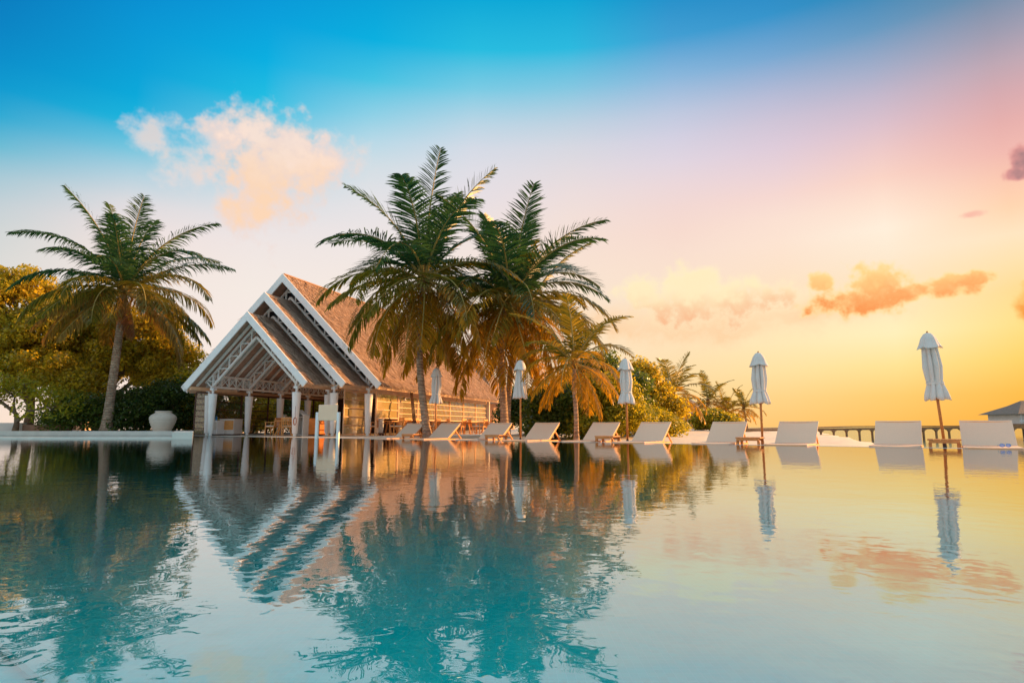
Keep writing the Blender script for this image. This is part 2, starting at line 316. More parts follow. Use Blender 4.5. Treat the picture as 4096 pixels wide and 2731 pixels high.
def pane_mat(name, haze_col, haze, ior, bump):
    """clear roll-down plastic / glass: see-through, reflective, slightly hazy"""
    mt, N, L = new_mat(name); N.remove(N['Principled BSDF'])
    tc = N.new('ShaderNodeTexCoord'); nz = N.new('ShaderNodeTexNoise'); nz.inputs['Scale'].default_value = 2.5; nz.inputs['Detail'].default_value = 2; L.new(tc.outputs['Object'], nz.inputs['Vector'])
    bp = N.new('ShaderNodeBump'); bp.inputs['Distance'].default_value = bump; L.new(nz.outputs['Fac'], bp.inputs['Height'])
    tr = N.new('ShaderNodeBsdfTransparent'); tr.inputs['Color'].default_value = (.93, .93, .92, 1)
    di = N.new('ShaderNodeBsdfDiffuse'); di.inputs['Color'].default_value = (*haze_col, 1); L.new(bp.outputs[0], di.inputs['Normal'])
    m0 = N.new('ShaderNodeMixShader'); m0.inputs[0].default_value = haze; L.new(tr.outputs[0], m0.inputs[1]); L.new(di.outputs[0], m0.inputs[2])
    gl = N.new('ShaderNodeBsdfGlossy'); gl.inputs['Roughness'].default_value = .04; L.new(bp.outputs[0], gl.inputs['Normal'])
    # thin sheet: two-sided reflectance from the facing angle
    lw = N.new('ShaderNodeLayerWeight'); lw.inputs['Blend'].default_value = .5; L.new(bp.outputs[0], lw.inputs['Normal'])
    f0 = ((ior - 1) / (ior + 1)) ** 2
    p4 = N.new('ShaderNodeMath'); p4.operation = 'POWER'; p4.inputs[1].default_value = 4.0; L.new(lw.outputs['Facing'], p4.inputs[0])
    fr = N.new('ShaderNodeMath'); fr.operation = 'MULTIPLY_ADD'; fr.inputs[1].default_value = 1 - f0; fr.inputs[2].default_value = f0; L.new(p4.outputs[0], fr.inputs[0])
    m1 = N.new('ShaderNodeMixShader'); L.new(fr.outputs[0], m1.inputs[0]); L.new(m0.outputs[0], m1.inputs[1]); L.new(gl.outputs[0], m1.inputs[2])
    L.new(m1.outputs[0], N['Material Output'].inputs['Surface'])
pane_mat('clear_plastic', (1.0, .80, .48), .24, 2.0, .010)  # warm haze colour imitates sunset glow on the curtain
pane_mat('clear_plastic_glow', (1.0, .76, .34), .42, 2.6, .020)  # same plastic, with a stronger sunset reflection put into its gold haze
pane_mat('window_glass', (.5, .5, .5), .02, 1.5, .0006)
pane_mat('lens_blue', (.05, .25, .9), .6, 1.7, .0)

# ------------------------------------------------------------------ mesh helpers
class MB:
    def __init__(s): s.v = []; s.f = []; s.mi = []; s.cur = 0
    def add(s, vs, fs):
        o = len(s.v); s.v += [tuple(p) for p in vs]; s.f += [tuple(o + i for i in f) for f in fs]; s.mi += [s.cur] * len(fs); return s
    def box(s, x0, x1, y0, y1, z0, z1):
        vs = [(x, y, z) for z in (z0, z1) for x, y in ((x0, y0), (x1, y0), (x1, y1), (x0, y1))]
        return s.add(vs, [(3, 2, 1, 0), (4, 5, 6, 7), (0, 1, 5, 4), (1, 2, 6, 5), (2, 3, 7, 6), (3, 0, 4, 7)])
    def bar(s, p, q, w, h, up=(0, 0, 1)):
        p = Vector(p); q = Vector(q); d = (q - p).normalized(); u = Vector(up)
        if abs(d.dot(u)) > .98: u = Vector((0, 1, 0)) if abs(d.y) < .9 else Vector((1, 0, 0))
        a = d.cross(u).normalized() * (w / 2); b = a.cross(d).normalized() * (h / 2)
        vs = [c + i + j for c in (p, q) for i, j in ((-a, -b), (a, -b), (a, b), (-a, b))]
        return s.add(vs, [(3, 2, 1, 0), (4, 5, 6, 7), (0, 1, 5, 4), (1, 2, 6, 5), (2, 3, 7, 6), (3, 0, 4, 7)])
    def tube(s, pts, rs, n=10, cap=True):
        pts = [Vector(p) for p in pts]; rings = []
        for i, p in enumerate(pts):
            t = (pts[min(i + 1, len(pts) - 1)] - pts[max(i - 1, 0)]).normalized()
            u = Vector((1, 0, 0)) if abs(t.x) < .9 else Vector((0, 1, 0))
            a = t.cross(u).normalized(); b = t.cross(a)
            r = rs[i] if hasattr(rs, '__len__') else rs
            rings.append([p + a * (r * math.cos(2 * math.pi * k / n)) + b * (r * math.sin(2 * math.pi * k / n)) for k in range(n)])
        vs = [v for r in rings for v in r]; fs = []
        for i in range(len(pts) - 1):
            for k in range(n):
                fs.append((i * n + k, i * n + (k + 1) % n, (i + 1) * n + (k + 1) % n, (i + 1) * n + k))
        if cap: fs += [tuple(range(n - 1, -1, -1)), tuple((len(pts) - 1) * n + k for k in range(n))]
        return s.add(vs, fs)
    def lathe(s, prof, n=24, c=(0, 0, 0)):
        vs = [(c[0] + r * math.cos(2 * math.pi * k / n), c[1] + r * math.sin(2 * math.pi * k / n), c[2] + z) for r, z in prof for k in range(n)]
        fs = [(i * n + k, i * n + (k + 1) % n, (i + 1) * n + (k + 1) % n, (i + 1) * n + k) for i in range(len(prof) - 1) for k in range(n)]
        fs += [tuple(range(n - 1, -1, -1)), tuple((len(prof) - 1) * n + k for k in range(n))]
        return s.add(vs, fs)
    def prism(s, poly, z0, z1):                 # vertical prism of an xy polygon
        n = len(poly); vs = [(x, y, z0) for x, y in poly] + [(x, y, z1) for x, y in poly]
        return s.add(vs, [tuple(range(n - 1, -1, -1)), tuple(range(n, 2 * n))] + [(i, (i + 1) % n, n + (i + 1) % n, n + i) for i in range(n)])
    def prism_y(s, poly, y0, y1):               # prism along y of an xz polygon
        n = len(poly); vs = [(x, y0, z) for x, z in poly] + [(x, y1, z) for x, z in poly]
        return s.add(vs, [tuple(range(n)), tuple(range(2 * n - 1, n - 1, -1))] + [(i, n + i, n + (i + 1) % n, (i + 1) % n) for i in range(n)])
    def mesh(s, name, mats, smooth=False, fix=True):
        me = bpy.data.meshes.new(name); me.from_pydata(s.v, [], s.f); me.update()
        if isinstance(mats, str): mats = [mats]
        for m_ in mats: me.materials.append(MATS[m_])
        if len(mats) > 1: me.polygons.foreach_set('material_index', s.mi)
        if smooth: me.polygons.foreach_set('use_smooth', [True] * len(me.polygons))
        if not fix: return me
        bm = bmesh.new(); bm.from_mesh(me); bmesh.ops.recalc_face_normals(bm, faces=bm.faces); bm.to_mesh(me); bm.free()
        return me
    def build(s, name, mats, parent=None, smooth=False, bevel=0):
        return link(name, s.mesh(name, mats, smooth), parent, bevel)
def link(name, me, parent=None, bevel=0, loc=None):
    o = bpy.data.objects.new(name, me); COL.objects.link(o)
    if parent: o.parent = parent
    if loc is not None: o.location = loc
    if bevel:
        b = o.modifiers.new('edge', 'BEVEL'); b.width = bevel; b.segments = 2; b.limit_method = 'ANGLE'; b.angle_limit = R_(40)
    return o
def np_mesh(name, verts, nper, mats, mi=None, smooth=False):
    """fast mesh of many separate faces of nper corners (verts in face order)"""
    me = bpy.data.meshes.new(name); n = len(verts); nf = n // nper
    me.vertices.add(n); me.vertices.foreach_set('co', np.asarray(verts, np.float32).ravel())
    me.loops.add(n); me.loops.foreach_set('vertex_index', np.arange(n, dtype=np.int32))
    me.polygons.add(nf); me.polygons.foreach_set('loop_start', np.arange(0, n, nper, dtype=np.int32))
    me.polygons.foreach_set('loop_total', np.full(nf, nper, np.int32))
    for m_ in ([mats] if isinstance(mats, str) else mats): me.materials.append(MATS[m_])
    me.update(calc_edges=True); me.validate()
    return me
def empty(name, loc, rz=0.0):
    o = bpy.data.objects.new(name, None); COL.objects.link(o); o.location = loc; o.rotation_euler = (0, 0, rz); o.empty_display_size = .2
    return o
def tag(o, label=None, cat=None, group=None, kind=None):
    if label: o['label'] = label
    if cat: o['category'] = cat
    if group: o['group'] = group
    if kind: o['kind'] = kind
    return o
def copy_tree(o, parent=None):
    c = o.copy(); COL.objects.link(c); c.parent = parent
    for ch in list(o.children): copy_tree(ch, c)
    return c

# ------------------------------------------------------------------ the setting
E0 = Vector((-14.38, 28.78, 0)); ED = Vector((.8187, -.5742, 0)); EN = Vector((.5742, .8187, 0))   # far pool edge
def edge(s, q, z=0.0):
    p = E0 + ED * s + EN * q; return Vector((p.x, p.y, z))
def edge_px(px, q, z=0.0):                      # the point q metres behind the edge that stands in column px
    lo, hi = -10.0, 60.0
    for _ in range(60):
        mid = (lo + hi) / 2; p = edge(mid, q, z)
        d = p.y * math.cos(PITCH) + (z - CAMH) * math.sin(PITCH)
        if 2048 + F * p.x / d < px: lo = mid
        else: hi = mid
    return edge(lo, q, z)

DECK_Z = -.20
SLAB_Z = .005
pool_poly = [(-40, -14), (27, -14), edge(50.5, 0).xy[:], edge(-3.2, 0).xy[:], (-40, 30.7)]
w = MB(); w.add([(x, y, 0) for x, y in pool_poly], [tuple(range(5))])
tag(link('pool_water', w.mesh('pool_water', 'pool_water', fix=False)), kind='structure')
w = MB(); w.add([(x, y, -1.15) for x, y in pool_poly], [tuple(range(5))])
pf = w.build('pool_floor', 'pool_mosaic'); tag(pf, kind='structure')
# submerged bench in the near left corner, with a pale nosing
a = gz(-260, 2330, -.55); b = gz(330, 2815, -.55); dv = (b - a).normalized(); nv = Vector((-dv.y, dv.x, 0))
if nv.x > 0: nv = -nv
w = MB(); w.prism([(a - dv * 3).xy[:], (b + dv * 2).xy[:], (b + dv * 2 + nv * 3).xy[:], (a - dv * 3 + nv * 3).xy[:]], -1.14, -.60)
tag(w.build('submerged_step', 'pool_mosaic'), kind='structure')
w = MB(); w.bar(a - dv * 3, b + dv * 2, .07, .03); tag(w.build('step_nosing', 'pale_tile', bpy.data.objects['submerged_step']))
# walls of the basin and the flush overflow coping
w = MB(); w.prism([edge(-3.2, .0).xy[:], edge(50.5, .0).xy[:], edge(50.5, .14).xy[:], edge(-3.2, .14).xy[:]], -1.3, .004)
tag(w.build('pool_edge', 'coping'), kind='structure')
w = MB(); w.box(-40, 27.2, -14.3, -14, -1.3, .15); w.box(27, 27.2, -14, -.21, -1.3, .15); w.box(-40.3, -40, -14.3, 22, -1.3, .15)
tag(w.build('pool_wall', 'coping'), kind='structure')

# beach and sea
SEA_Z = -.70
def shore_x(y): return 12.2 + .47 * (y - 17)
def sst(x): x = max(0, min(1, x)); return x * x * (3 - 2 * x)
def sand_h(p):
    inl = shore_x(p.y) - p.x                    # metres inland
    q = (p - E0).dot(EN)
    z = DECK_Z - .02 + sst((q - 5) / 14) * sst(inl / 16) * .40
    z += .05 * math.sin(p.x * .7 + p.y * .35) * sst((q - 6) / 8) + .03 * math.sin(p.x * 1.7 - p.y * .9) * sst((q - 6) / 8)
    f = sst((inl + 2.2) / 3.6)
    return z * f + (1 - f) * (SEA_Z - 1.1)
w = MB(); ss = [-90 + 1.5 * i for i in range(60)] + [0 + 1.0 * i for i in range(0, 62)]
qs = [.14, .5] + [1 + .8 * i for i in range(30)] + [26 + 3 * i for i in range(36)]
vs = []
for q in qs:
    for s in ss:
        p = edge(s, q); vs.append((p.x, p.y, sand_h(p) if q > .6 else min(sand_h(p), DECK_Z - .02)))
n = len(ss)
w.add(vs, [(j * n + i, j * n + i + 1, (j + 1) * n + i + 1, (j + 1) * n + i) for j in range(len(qs) - 1) for i in range(n - 1)])
tag(w.build('sand_beach', 'sand', smooth=True), kind='structure')
w = MB()
def up_quad(m_, pts, z):
    pts = [Vector((p[0], p[1], z)) for p in pts]
    if (pts[1] - pts[0]).cross(pts[2] - pts[1]).z < 0: pts.reverse()
    m_.add(pts, [tuple(range(len(pts)))])
up_quad(w, [edge(8, 4), edge(61, .3), edge(61, 60), edge(8, 60)], SEA_Z)
up_quad(w, [edge(8, 60), edge(61, 60), edge(5000, 60), edge(5000, 6000), edge(8, 6000)], SEA_Z)
up_quad(w, [edge(61, .3), edge(5000, .3), edge(5000, 60), edge(61, 60)], SEA_Z)
up_quad(w, [edge(8, 60), edge(8, 6000), edge(-5000, 6000), edge(-5000, 130), edge(-30, 130), edge(-30, 60)], SEA_Z)
tag(link('sea', w.mesh('sea', 'sea_water', fix=False)), kind='structure')
# restaurant terrace at water level and the raised garden terrace behind the ledge
def strip(px, Y): return gx(px, Y).xy[:]
w = MB(); w.prism([edge(-4.2, .142).xy[:], edge(11.4, .142).xy[:], (-3.9, 29.8), (.4, 32.3), (3.2, 44.5), (-11, 53), (-23, 33)], -.6, SLAB_Z)
tag(w.build('restaurant_terrace', 'terrace'), kind='structure')
LED_Y = 21.8
LED_B = 29.2                                    # back rim of the shallow overflow basin
w = MB(); w.prism([(-45, LED_B + .3), (-16.45, LED_B + .3), (-17.3, 31.6), (-17.9, 33), (-21, 48), (-45, 60)], -1.2, .215)
tag(w.build('garden_ground', 'terrace'), kind='structure')
w = MB(); w.box(-400, -45, -60, 400, -.7, -.4); tag(w.build('island_ground', 'sand'), kind='structure')
w = MB(); w.prism([(-45, LED_Y + .34), (-12.2, LED_Y + .34), (-16.1, LED_B), (-45, LED_B)], -.3, -.10); tag(w.build('basin_floor', 'pool_mosaic'), kind='structure')
w = MB(); w.add([(-45, LED_Y + .35, .05), (-12.2, LED_Y + .35, .05), (-16.1, LED_B, .05), (-45, LED_B, .05)], [(0, 1, 2, 3)])
tag(link('basin_water', w.mesh('basin_water', 'pool_water', fix=False)), kind='structure')
# overflow ledge: low lip in front, taller rim behind, closed by an end block
led = empty('pool_ledge', (0, LED_Y, 0))
MB().box(-45, -12.26, 0, .35, -1.2, .062).build('lip', 'coping', led, bevel=.012)
MB().box(-45, -16.42, LED_B - LED_Y, LED_B - LED_Y + .3, -1.2, .235).build('rim', 'coping', led, bevel=.015)
MB().prism([(-12.25, -.02), (-11.5, -.02), (-15.55, LED_B - LED_Y + .31), (-16.41, LED_B - LED_Y + .31)], -1.2, .25).build('end_block', 'coping', led, bevel=.015)
tag(led, 'long pale stone overflow ledge at the left side of the pool', 'ledge')

# ------------------------------------------------------------------ thatched pavilion
YAW = .322
PC_ = Vector((-12.135, 28.127, SLAB_Z))
W_ = [2.42, 3.689, 4.797]; S_ = [0.0, 1.043, 2.245]; AP = [5.78, 6.93, 8.141]
OH, EA, ZE, LEN, BW = .684, .992, 2.294, 18.55, .32
pav = empty('thatched_pavilion', PC_, -YAW)
tag(pav, 'open white timber restaurant pavilion with three stepped gables under a thatched roof', 'pavilion')
def pav_w(u, v, z=0): 
    c, s = math.cos(YAW), math.sin(YAW)
    return Vector((PC_.x + u * c + v * s, PC_.y - u * s + v * c, PC_.z + z))
def slope_angle(ap, half):
    th = R_(47)
    for _ in range(20): th = math.atan((ap - BW / 2 / math.cos(th) - ZE) / half)
    return th
VEND = [2.3, 4.4, LEN]
fas_objs = []
for i in range(3):
    th = slope_angle(AP[i], W_[i] + EA); ct, st, tt = math.cos(th), math.sin(th), math.tan(th)
    L_ = (W_[i] + EA) / ct
    v0 = S_[i] - OH
    for sg in (-1, 1):
        # fascia board with a square-cut foot
        oe = (ct * L_ + st * BW / 2, AP[i] - (ct * L_ + st * BW / 2) * tt)
        ie = (oe[0] - st * BW, oe[1] - ct * BW)
        MB().prism_y([(0, AP[i]), (sg * oe[0], oe[1]), (sg * ie[0], ie[1]), (0, AP[i] - BW / ct)], v0 - .06, v0).build('fascia_board', 'white_paint', pav, bevel=.008)
        # underside boards of the overhang
        # thatch: uneven outer skin on a thick slab
        nx, ny = 26, max(6, int((VEND[i] - v0) * 3.2)); TH = .12
        vs = []; 
        for k in range(2):
            for a_ in range(nx + 1):
                for b_ in range(ny + 1):
                    d = a_ / nx * (L_ + .04); v = v0 + .004 + (VEND[i] - v0) * b_ / ny
                    off = -.035 - (TH if k else 0) + (0 if k else random.uniform(-.022, .022))
                    if not k and a_ == nx: off -= .05; d += random.uniform(-.03, .03)
                    u = d * ct + off * st; z = AP[i] - d * st + off * ct
                    if a_ == 0: u = 0; z = AP[i] - .05 - (TH / ct if k else 0)
                    vs.append((sg * u, v, z))
        m_ = MB(); n1 = (nx + 1) * (ny + 1); idx = lambda k, a_, b_: k * n1 + a_ * (ny + 1) + b_
        fs = []
        for a_ in range(nx):
            for b_ in range(ny):
                fs.append((idx(0, a_, b_), idx(0, a_ + 1, b_), idx(0, a_ + 1, b_ + 1), idx(0, a_, b_ + 1)))
                fs.append((idx(1, a_, b_), idx(1, a_, b_ + 1), idx(1, a_ + 1, b_ + 1), idx(1, a_ + 1, b_)))
        for b_ in range(ny): fs.append((idx(0, nx, b_), idx(1, nx, b_), idx(1, nx, b_ + 1), idx(0, nx, b_ + 1)))
        for a_ in range(nx):
            for b_ in (0, ny): fs.append((idx(0, a_, b_), idx(1, a_, b_), idx(1, a_ + 1, b_), idx(0, a_ + 1, b_)))
        m_.add(vs, fs); rf = m_.build('thatch_slope', 'thatch', pav)
        # loose straw lying on the slope and hanging over the eave
        vis = (sg == 1); area = L_ * (VEND[i] - v0); cnt = int(area * (200 if vis else 30))
        d = rng.uniform(0.02, L_, cnt); v = rng.uniform(v0 + .02, VEND[i] - .02, cnt)
        ne = int((VEND[i] - v0) * (90 if vis else 30)); d = np.r_[d, rng.uniform(L_ - .12, L_ + .02, ne)]; v = np.r_[v, rng.uniform(v0 + .02, VEND[i], ne)]
        c = len(d); ln = rng.uniform(.16, .48, c); wd = rng.uniform(.008, .026, c); sk = rng.normal(0, .28, c); lift = np.abs(rng.normal(0, .05, c)); base = rng.uniform(-.05, .0, c)
        def P(dd, vv, off): return np.stack([sg * (dd * ct + off * st), vv, AP[i] - dd * st + off * ct], 1)
        quads = np.stack([P(d, v - wd, base), P(d, v + wd, base), P(d + ln, v + wd * .4 + sk * ln, base + lift), P(d + ln, v - wd * .4 + sk * ln, base + lift)], 1).reshape(-1, 3)
        so = link('loose_straw', np_mesh('loose_straw', quads, 4, 'straw'), rf); so['kind'] = 'stuff'
        # soffit boards under the slope
        vend = 9.0 if i == 0 else VEND[i]
        o0, o1 = -(TH + .045), -(TH + .07)
        dl = L_ - .02
        pl = [(0.02, AP[i] + o0 / ct), (dl * ct + o0 * st, AP[i] - dl * st + o0 * ct), (dl * ct + o1 * st, AP[i] - dl * st + o1 * ct), (0.02, AP[i] + o1 / ct)]
        MB().prism_y([(sg * x, z) for x, z in pl], v0 + .005, vend).build('soffit', 'soffit', pav)
        # rafters under the soffit
        oc = o1 - .065
        step = .62 if i == 0 else .95
        v = v0 + .45 if i == 0 else S_[i] + .8
        while v < min(vend, 9.0) - .1:
            p0 = Vector((sg * (.10 * ct + oc * st + .06), v, AP[i] - .12 * st + oc * ct - .06)); p1 = Vector((sg * ((dl - .05) * ct + oc * st), v, AP[i] - (dl - .05) * st + oc * ct))
            MB().bar(p0, p1, .07, .12, up=(0, 1, 0)).build('rafter', 'white_wood', pav); v += step
        # eave beam under the thatch edge
        eu = (dl * ct + (o1 - .1) * st) - .06; ez = AP[i] - dl * st + (o1 - .1) * ct + .02
        MB().box(min(sg * eu, sg * (eu + .07)), max(sg * eu, sg * (eu + .07)), v0 + .03, VEND[i], ez - .17, ez).build('eave_beam', 'cream_beam', pav, bevel=.006)
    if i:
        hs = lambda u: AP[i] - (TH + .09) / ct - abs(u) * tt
        MB().prism_y([(-W_[i] - .1, hs(W_[i] + .1)), (0, hs(0)), (W_[i] + .1, hs(W_[i] + .1)), (W_[i] + .1, 2.55), (W_[i] - .3, 2.55), (0, hs(0) - 1.15), (-W_[i] + .3, 2.55), (-W_[i] - .1, 2.55)], S_[i] + .30, S_[i] + .34).build('attic_shade_sheet', 'attic_shade', pav)  # added dark sheet standing in for the shade of the open attic
    # open truss behind the fascia, standing on the gable's two columns
    planes = [S_[i]] if i else [S_[0], 2.4, 4.8]
    for v in planes:
        hi = lambda u: AP[i] - .50 - abs(u) * tt
        lo = lambda u: 2.38 + (hi(0) - .62 - 2.38) * (1 - abs(u) / W_[i])
        t_ = MB()
        for sg in (-1, 1):
            t_.bar((sg * W_[i], v, lo(W_[i])), (0, v, lo(0)), .11, .11, up=(0, 1, 0))
            t_.bar((sg * (W_[i] + .45), v, hi(W_[i] + .45)), (0, v, hi(0)), .08, .11, up=(0, 1, 0))
        tr = t_.build('gable_truss', 'white_wood', pav)
        stp = .62; u = .0; k = 0
        for sg in (-1, 1):
            u = .30
            while u < W_[i] + .1:
                uu = sg * u
                if u < W_[i]:
                    MB().bar((uu, v, lo(u) + .04), (uu, v, hi(u) - .04), .06, .06).build('strut', 'white_wood', tr)
                    ue = u + (hi(u) - lo(u)) / tt
                    MB().bar((uu, v, lo(u)), (sg * min(ue, W_[i] + .4), v, lo(u)), .055, .055).build('strut', 'white_wood', tr)
                u += stp
            MB().bar((sg * W_[i], v, 2.22), (sg * (W_[i] + .40), v, hi(W_[i] + .40)), .06, .06).build('strut', 'white_wood', tr)
            MB().bar((sg * W_[i], v - .02, 2.2), (sg * W_[i], v - .02, hi(W_[i])), .08, .08).build('king_post', 'white_wood', tr)
        MB().bar((-.34, v, hi(.32)), (.34, v, hi(.32)), .06, .08).build('collar_tie', 'white_wood', tr)
# ridge capping
MB().bar((0, S_[2] - OH + .02, AP[2] - .02), (0, LEN, AP[2] - .02), .14, .07).build('ridge_cap', 'thatch', pav)

# columns: tapered white sleeve on a slim post
def col_mesh():
    s = MB().lathe([(.112, .12), (.12, .13), (.20, 1.98), (.202, 2.0), (.07, 2.0)], 28).mesh('column', 'white_paint', True)
    return s, MB().lathe([(.075, 0), (.075, .13)], 20).mesh('foot', 'white_paint', True), MB().lathe([(.062, 1.99), (.062, 2.30)], 16).mesh('post', 'white_paint', True)
cs, cfm, cpm = col_mesh()
def column(u, v, zt=0):
    o = link('column', cs, pav, loc=(u, v, 0)); link('post', cpm, o); link('foot', cfm, o)
    MB().box(-.11, .11, -.11, .11, 2.17, 2.27).build('capital', 'white_paint', o, bevel=.008)
cols = [(-W_[i], S_[i]) for i in range(3)] + [(W_[i], S_[i]) for i in range(3)]
for k in range(1, 7): cols += [(-W_[0], 2.4 * k), (W_[0], 2.4 * k)]
for u, v in cols: column(u, v)

# lattice beams along both inner rows
def lattice(u, v0, v1, z0, z1, stp):
    lb = MB().bar((u, v0 - .12, z0), (u, v1, z0), .10, .10).bar((u, v0 - .12, z1), (u, v1, z1), .10, .10).build('lattice_beam', 'white_wood', pav)
    n = int((v1 - v0) / stp)
    for k in range(n):
        a_ = v0 + k * stp; b_ = a_ + stp
        MB().bar((u, a_, z0), (u, a_, z1), .06, .06).build('upright', 'white_wood', lb)
        MB().bar((u - .012, a_, z0 + .04), (u - .012, b_, z1 - .04), .035, .035).build('brace', 'white_wood', lb)
        MB().bar((u + .026, a_, z1 - .04), (u + .026, b_, z0 + .04), .035, .035).build('brace', 'white_wood', lb)
lattice(-W_[0], 0, 14.4, 2.33, 2.86, .48)
lattice(W_[0], 0, 9.6, 2.33, 2.86, .48)
# header beams joining gable columns along the pool side
for i in (0, 1):
    MB().bar((W_[i], S_[i], 2.33), (W_[i + 1], S_[i + 1], 2.33), .10, .12).build('header_beam', 'cream_beam', pav)
    MB().bar((-W_[i], S_[i], 2.33), (-W_[i + 1], S_[i + 1], 2.33), .10, .12).build('header_beam', 'cream_beam', pav)

def curtain_bay(p, q, z0, z1, bars, mat, split=0, frame='cream_beam'):
    """roll-down clear curtain between two floor points p, q (local u, v)"""
    p = Vector((*p, 0)); q = Vector((*q, 0)); d = (q - p).normalized(); nrm = Vector((d.y, -d.x, 0))
    fr = MB().bar(p + Vector((0, 0, z0)), p + Vector((0, 0, z1)), .05, .05).bar(q + Vector((0, 0, z0)), q + Vector((0, 0, z1)), .05, .05)\
        .bar(p + Vector((0, 0, z1)), q + Vector((0, 0, z1)), .06, .08).bar(p + Vector((0, 0, z0)), q + Vector((0, 0, z0)), .05, .05).build('curtain_frame', frame, pav)
    zs = [z0 + (z1 - z0) * k / (bars + 1) for k in range(bars + 2)]
    for z in zs[1:-1]: MB().bar(p + Vector((0, 0, z)) + nrm * .01, q + Vector((0, 0, z)) + nrm * .01, .035, .04).build('glazing_bar', frame, fr)
    nn = 12; vs = []; fs = []
    for a_ in range(nn + 1):
        for b_ in range(nn + 1):
            pt = p + (q - p) * (a_ / nn) + Vector((0, 0, z0 + (z1 - z0) * b_ / nn)) - nrm * (.012 + .012 * math.sin(a_ * 1.9 + b_ * .9 + p.y))
            vs.append(pt)
    for a_ in range(nn):
        for b_ in range(nn): fs.append((a_ * (nn + 1) + b_, (a_ + 1) * (nn + 1) + b_, (a_ + 1) * (nn + 1) + b_ + 1, a_ * (nn + 1) + b_ + 1))
    MB().add(vs, fs).build('pane', mat, fr, smooth=True)
curtain_bay((W_[1] + .12, 1.70), (W_[1] + .12, 3.62), .08, 2.15, 4, 'clear_plastic_glow')
WU = W_[2]
vv = [2.96 + 2.17 * k for k in range(8)]
curtain_bay((WU, vv[0]), (WU, vv[1] - .03), .86, 2.08, 2, 'clear_plastic_glow')
for k in range(1, 7):
    curtain_bay((WU, vv[k] + .03), (WU, vv[k + 1] - .03), .80, 2.05, 3, 'clear_plastic')
MB().box(WU - .05, WU + .05, S_[2], LEN - .3, 2.11, 2.26).build('header_beam', 'cream_beam', pav)
for v in vv: MB().box(WU - .04, WU + .04, v - .028, v + .028, 0, 2.10).build('wall_post', 'cream_beam', pav)
# low side: glazed bays on the garden side, end wall
for k in range(7):
    a_ = S_[2] + .1 + 2.15 * k
    curtain_bay((-WU, a_ + 2.1), (-WU, a_), .05, 2.2, 4, 'window_glass', frame='dark_wood')
curtain_bay((-W_[1] - .75, S_[1] - .1), (-W_[1] - .2, S_[1] + .3), .05, 2.15, 6, 'clear_plastic', frame='dark_wood')
MB().box(-WU - .05, -WU + .05, S_[2], LEN - .3, 2.24, 2.4).build('header_beam', 'cream_beam', pav)
th3 = slope_angle(AP[2], W_[2] + EA)
zt = lambda u: AP[2] - .55 - abs(u) * math.tan(th3)
MB().prism_y([(-5.0, 0), (5.0, 0), (5.0, max(2.2, zt(5.0))), (0, zt(0)), (-5.0, max(2.2, zt(5.0)))], LEN - .45, LEN - .30).build('end_wall', 'plaster', pav)
MB().box(WU - .02, WU + .22, vv[7] + .06, LEN - .47, 0, 2.1).build('wall_pier', 'plaster', pav)
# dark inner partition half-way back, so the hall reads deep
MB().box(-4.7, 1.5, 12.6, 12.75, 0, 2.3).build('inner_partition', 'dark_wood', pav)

# ------------------------------------------------------------------ furniture
def stick(m_, pts, w_, h_):
    for a_, b_ in zip(pts[:-1], pts[1:]): m_.bar(a_, b_, w_, h_)
def make_chair():
    r = empty('dining_chair', (0, 0, 0))
    MB().box(-.27, .27, -.25, .25, .40, .44).build('seat', 'teak_light', r, bevel=.006)
    MB().box(-.245, .245, -.23, .23, .442, .50).build('cushion', 'cushion', r, bevel=.02)
    bk = MB().bar((-.25, -.25, .44), (-.25, -.31, .86), .05, .04).bar((.25, -.25, .44), (.25, -.31, .86), .05, .04).bar((-.27, -.31, .84), (.27, -.31, .84), .04, .09).build('backrest', 'teak_light', r)
    for k in range(5):
        x = -.18 + .09 * k; MB().bar((x, -.255, .46), (x, -.305, .80), .04, .015).build('slat', 'teak_light', bk)
    for x in (-.25, .25):
        for y in (-.23, .23): MB().bar((x, y, 0), (x * .98, y * .98, .41), .045, .045).build('leg', 'teak_light', r)
        MB().bar((x, .23, .44), (x, .22, .64), .04, .04).bar((x, .27, .655), (x, -.28, .665), .055, .03).build('armrest', 'teak_light', r)
    return r
def make_table():
    r = empty('dining_table', (0, 0, 0))
    MB().box(-.45, .45, -.45, .45, .70, .745).build('tabletop', 'teak_light', r, bevel=.006)
    for sx in (-1, 1):
        for sy in (-1, 1): MB().bar((sx * .40, sy * .36, 0), (sx * .14, sy * .14, .70), .06, .045).build('leg', 'teak_light', r)
    MB().bar((-.2, 0, .62), (.2, 0, .62), .05, .07).build('rail', 'teak_light', r)
    return r
chair0 = make_chair(); table0 = make_table(); used = {}
def place(proto, p, rz, label, cat, group):
    o = proto if proto not in used else copy_tree(proto)
    used[proto] = 1
    o.location = p; o.rotation_euler = (0, 0, rz); tag(o, label, cat, group); return o
def T(px, Y): return gx(px, Y, SLAB_Z)
place(table0, T(1868, 35.6), -.35, 'square teak table on the terrace between the two right palm trunks', 'table', 'teak tables on the terrace')
place(table0, T(1955, 37.6), -.35, 'square teak table nearest the far end of the restaurant wall', 'table', 'teak tables on the terrace')
place(table0, T(1772, 33.4), -.35, 'square teak table just right of the closed parasol farthest left', 'table', 'teak tables on the terrace')
place(table0, T(1640, 31.9), -.35, 'square teak table between the leaning poles and the half lowered curtain', 'table', 'teak tables on the terrace')
place(table0, T(1553, 31.35), -.35, 'teak table beside the person in white', 'table', 'teak tables under the roof')
place(table0, T(1138, 30.4), .2, 'teak table holding two pale candle lanterns', 'table', 'teak tables under the roof')
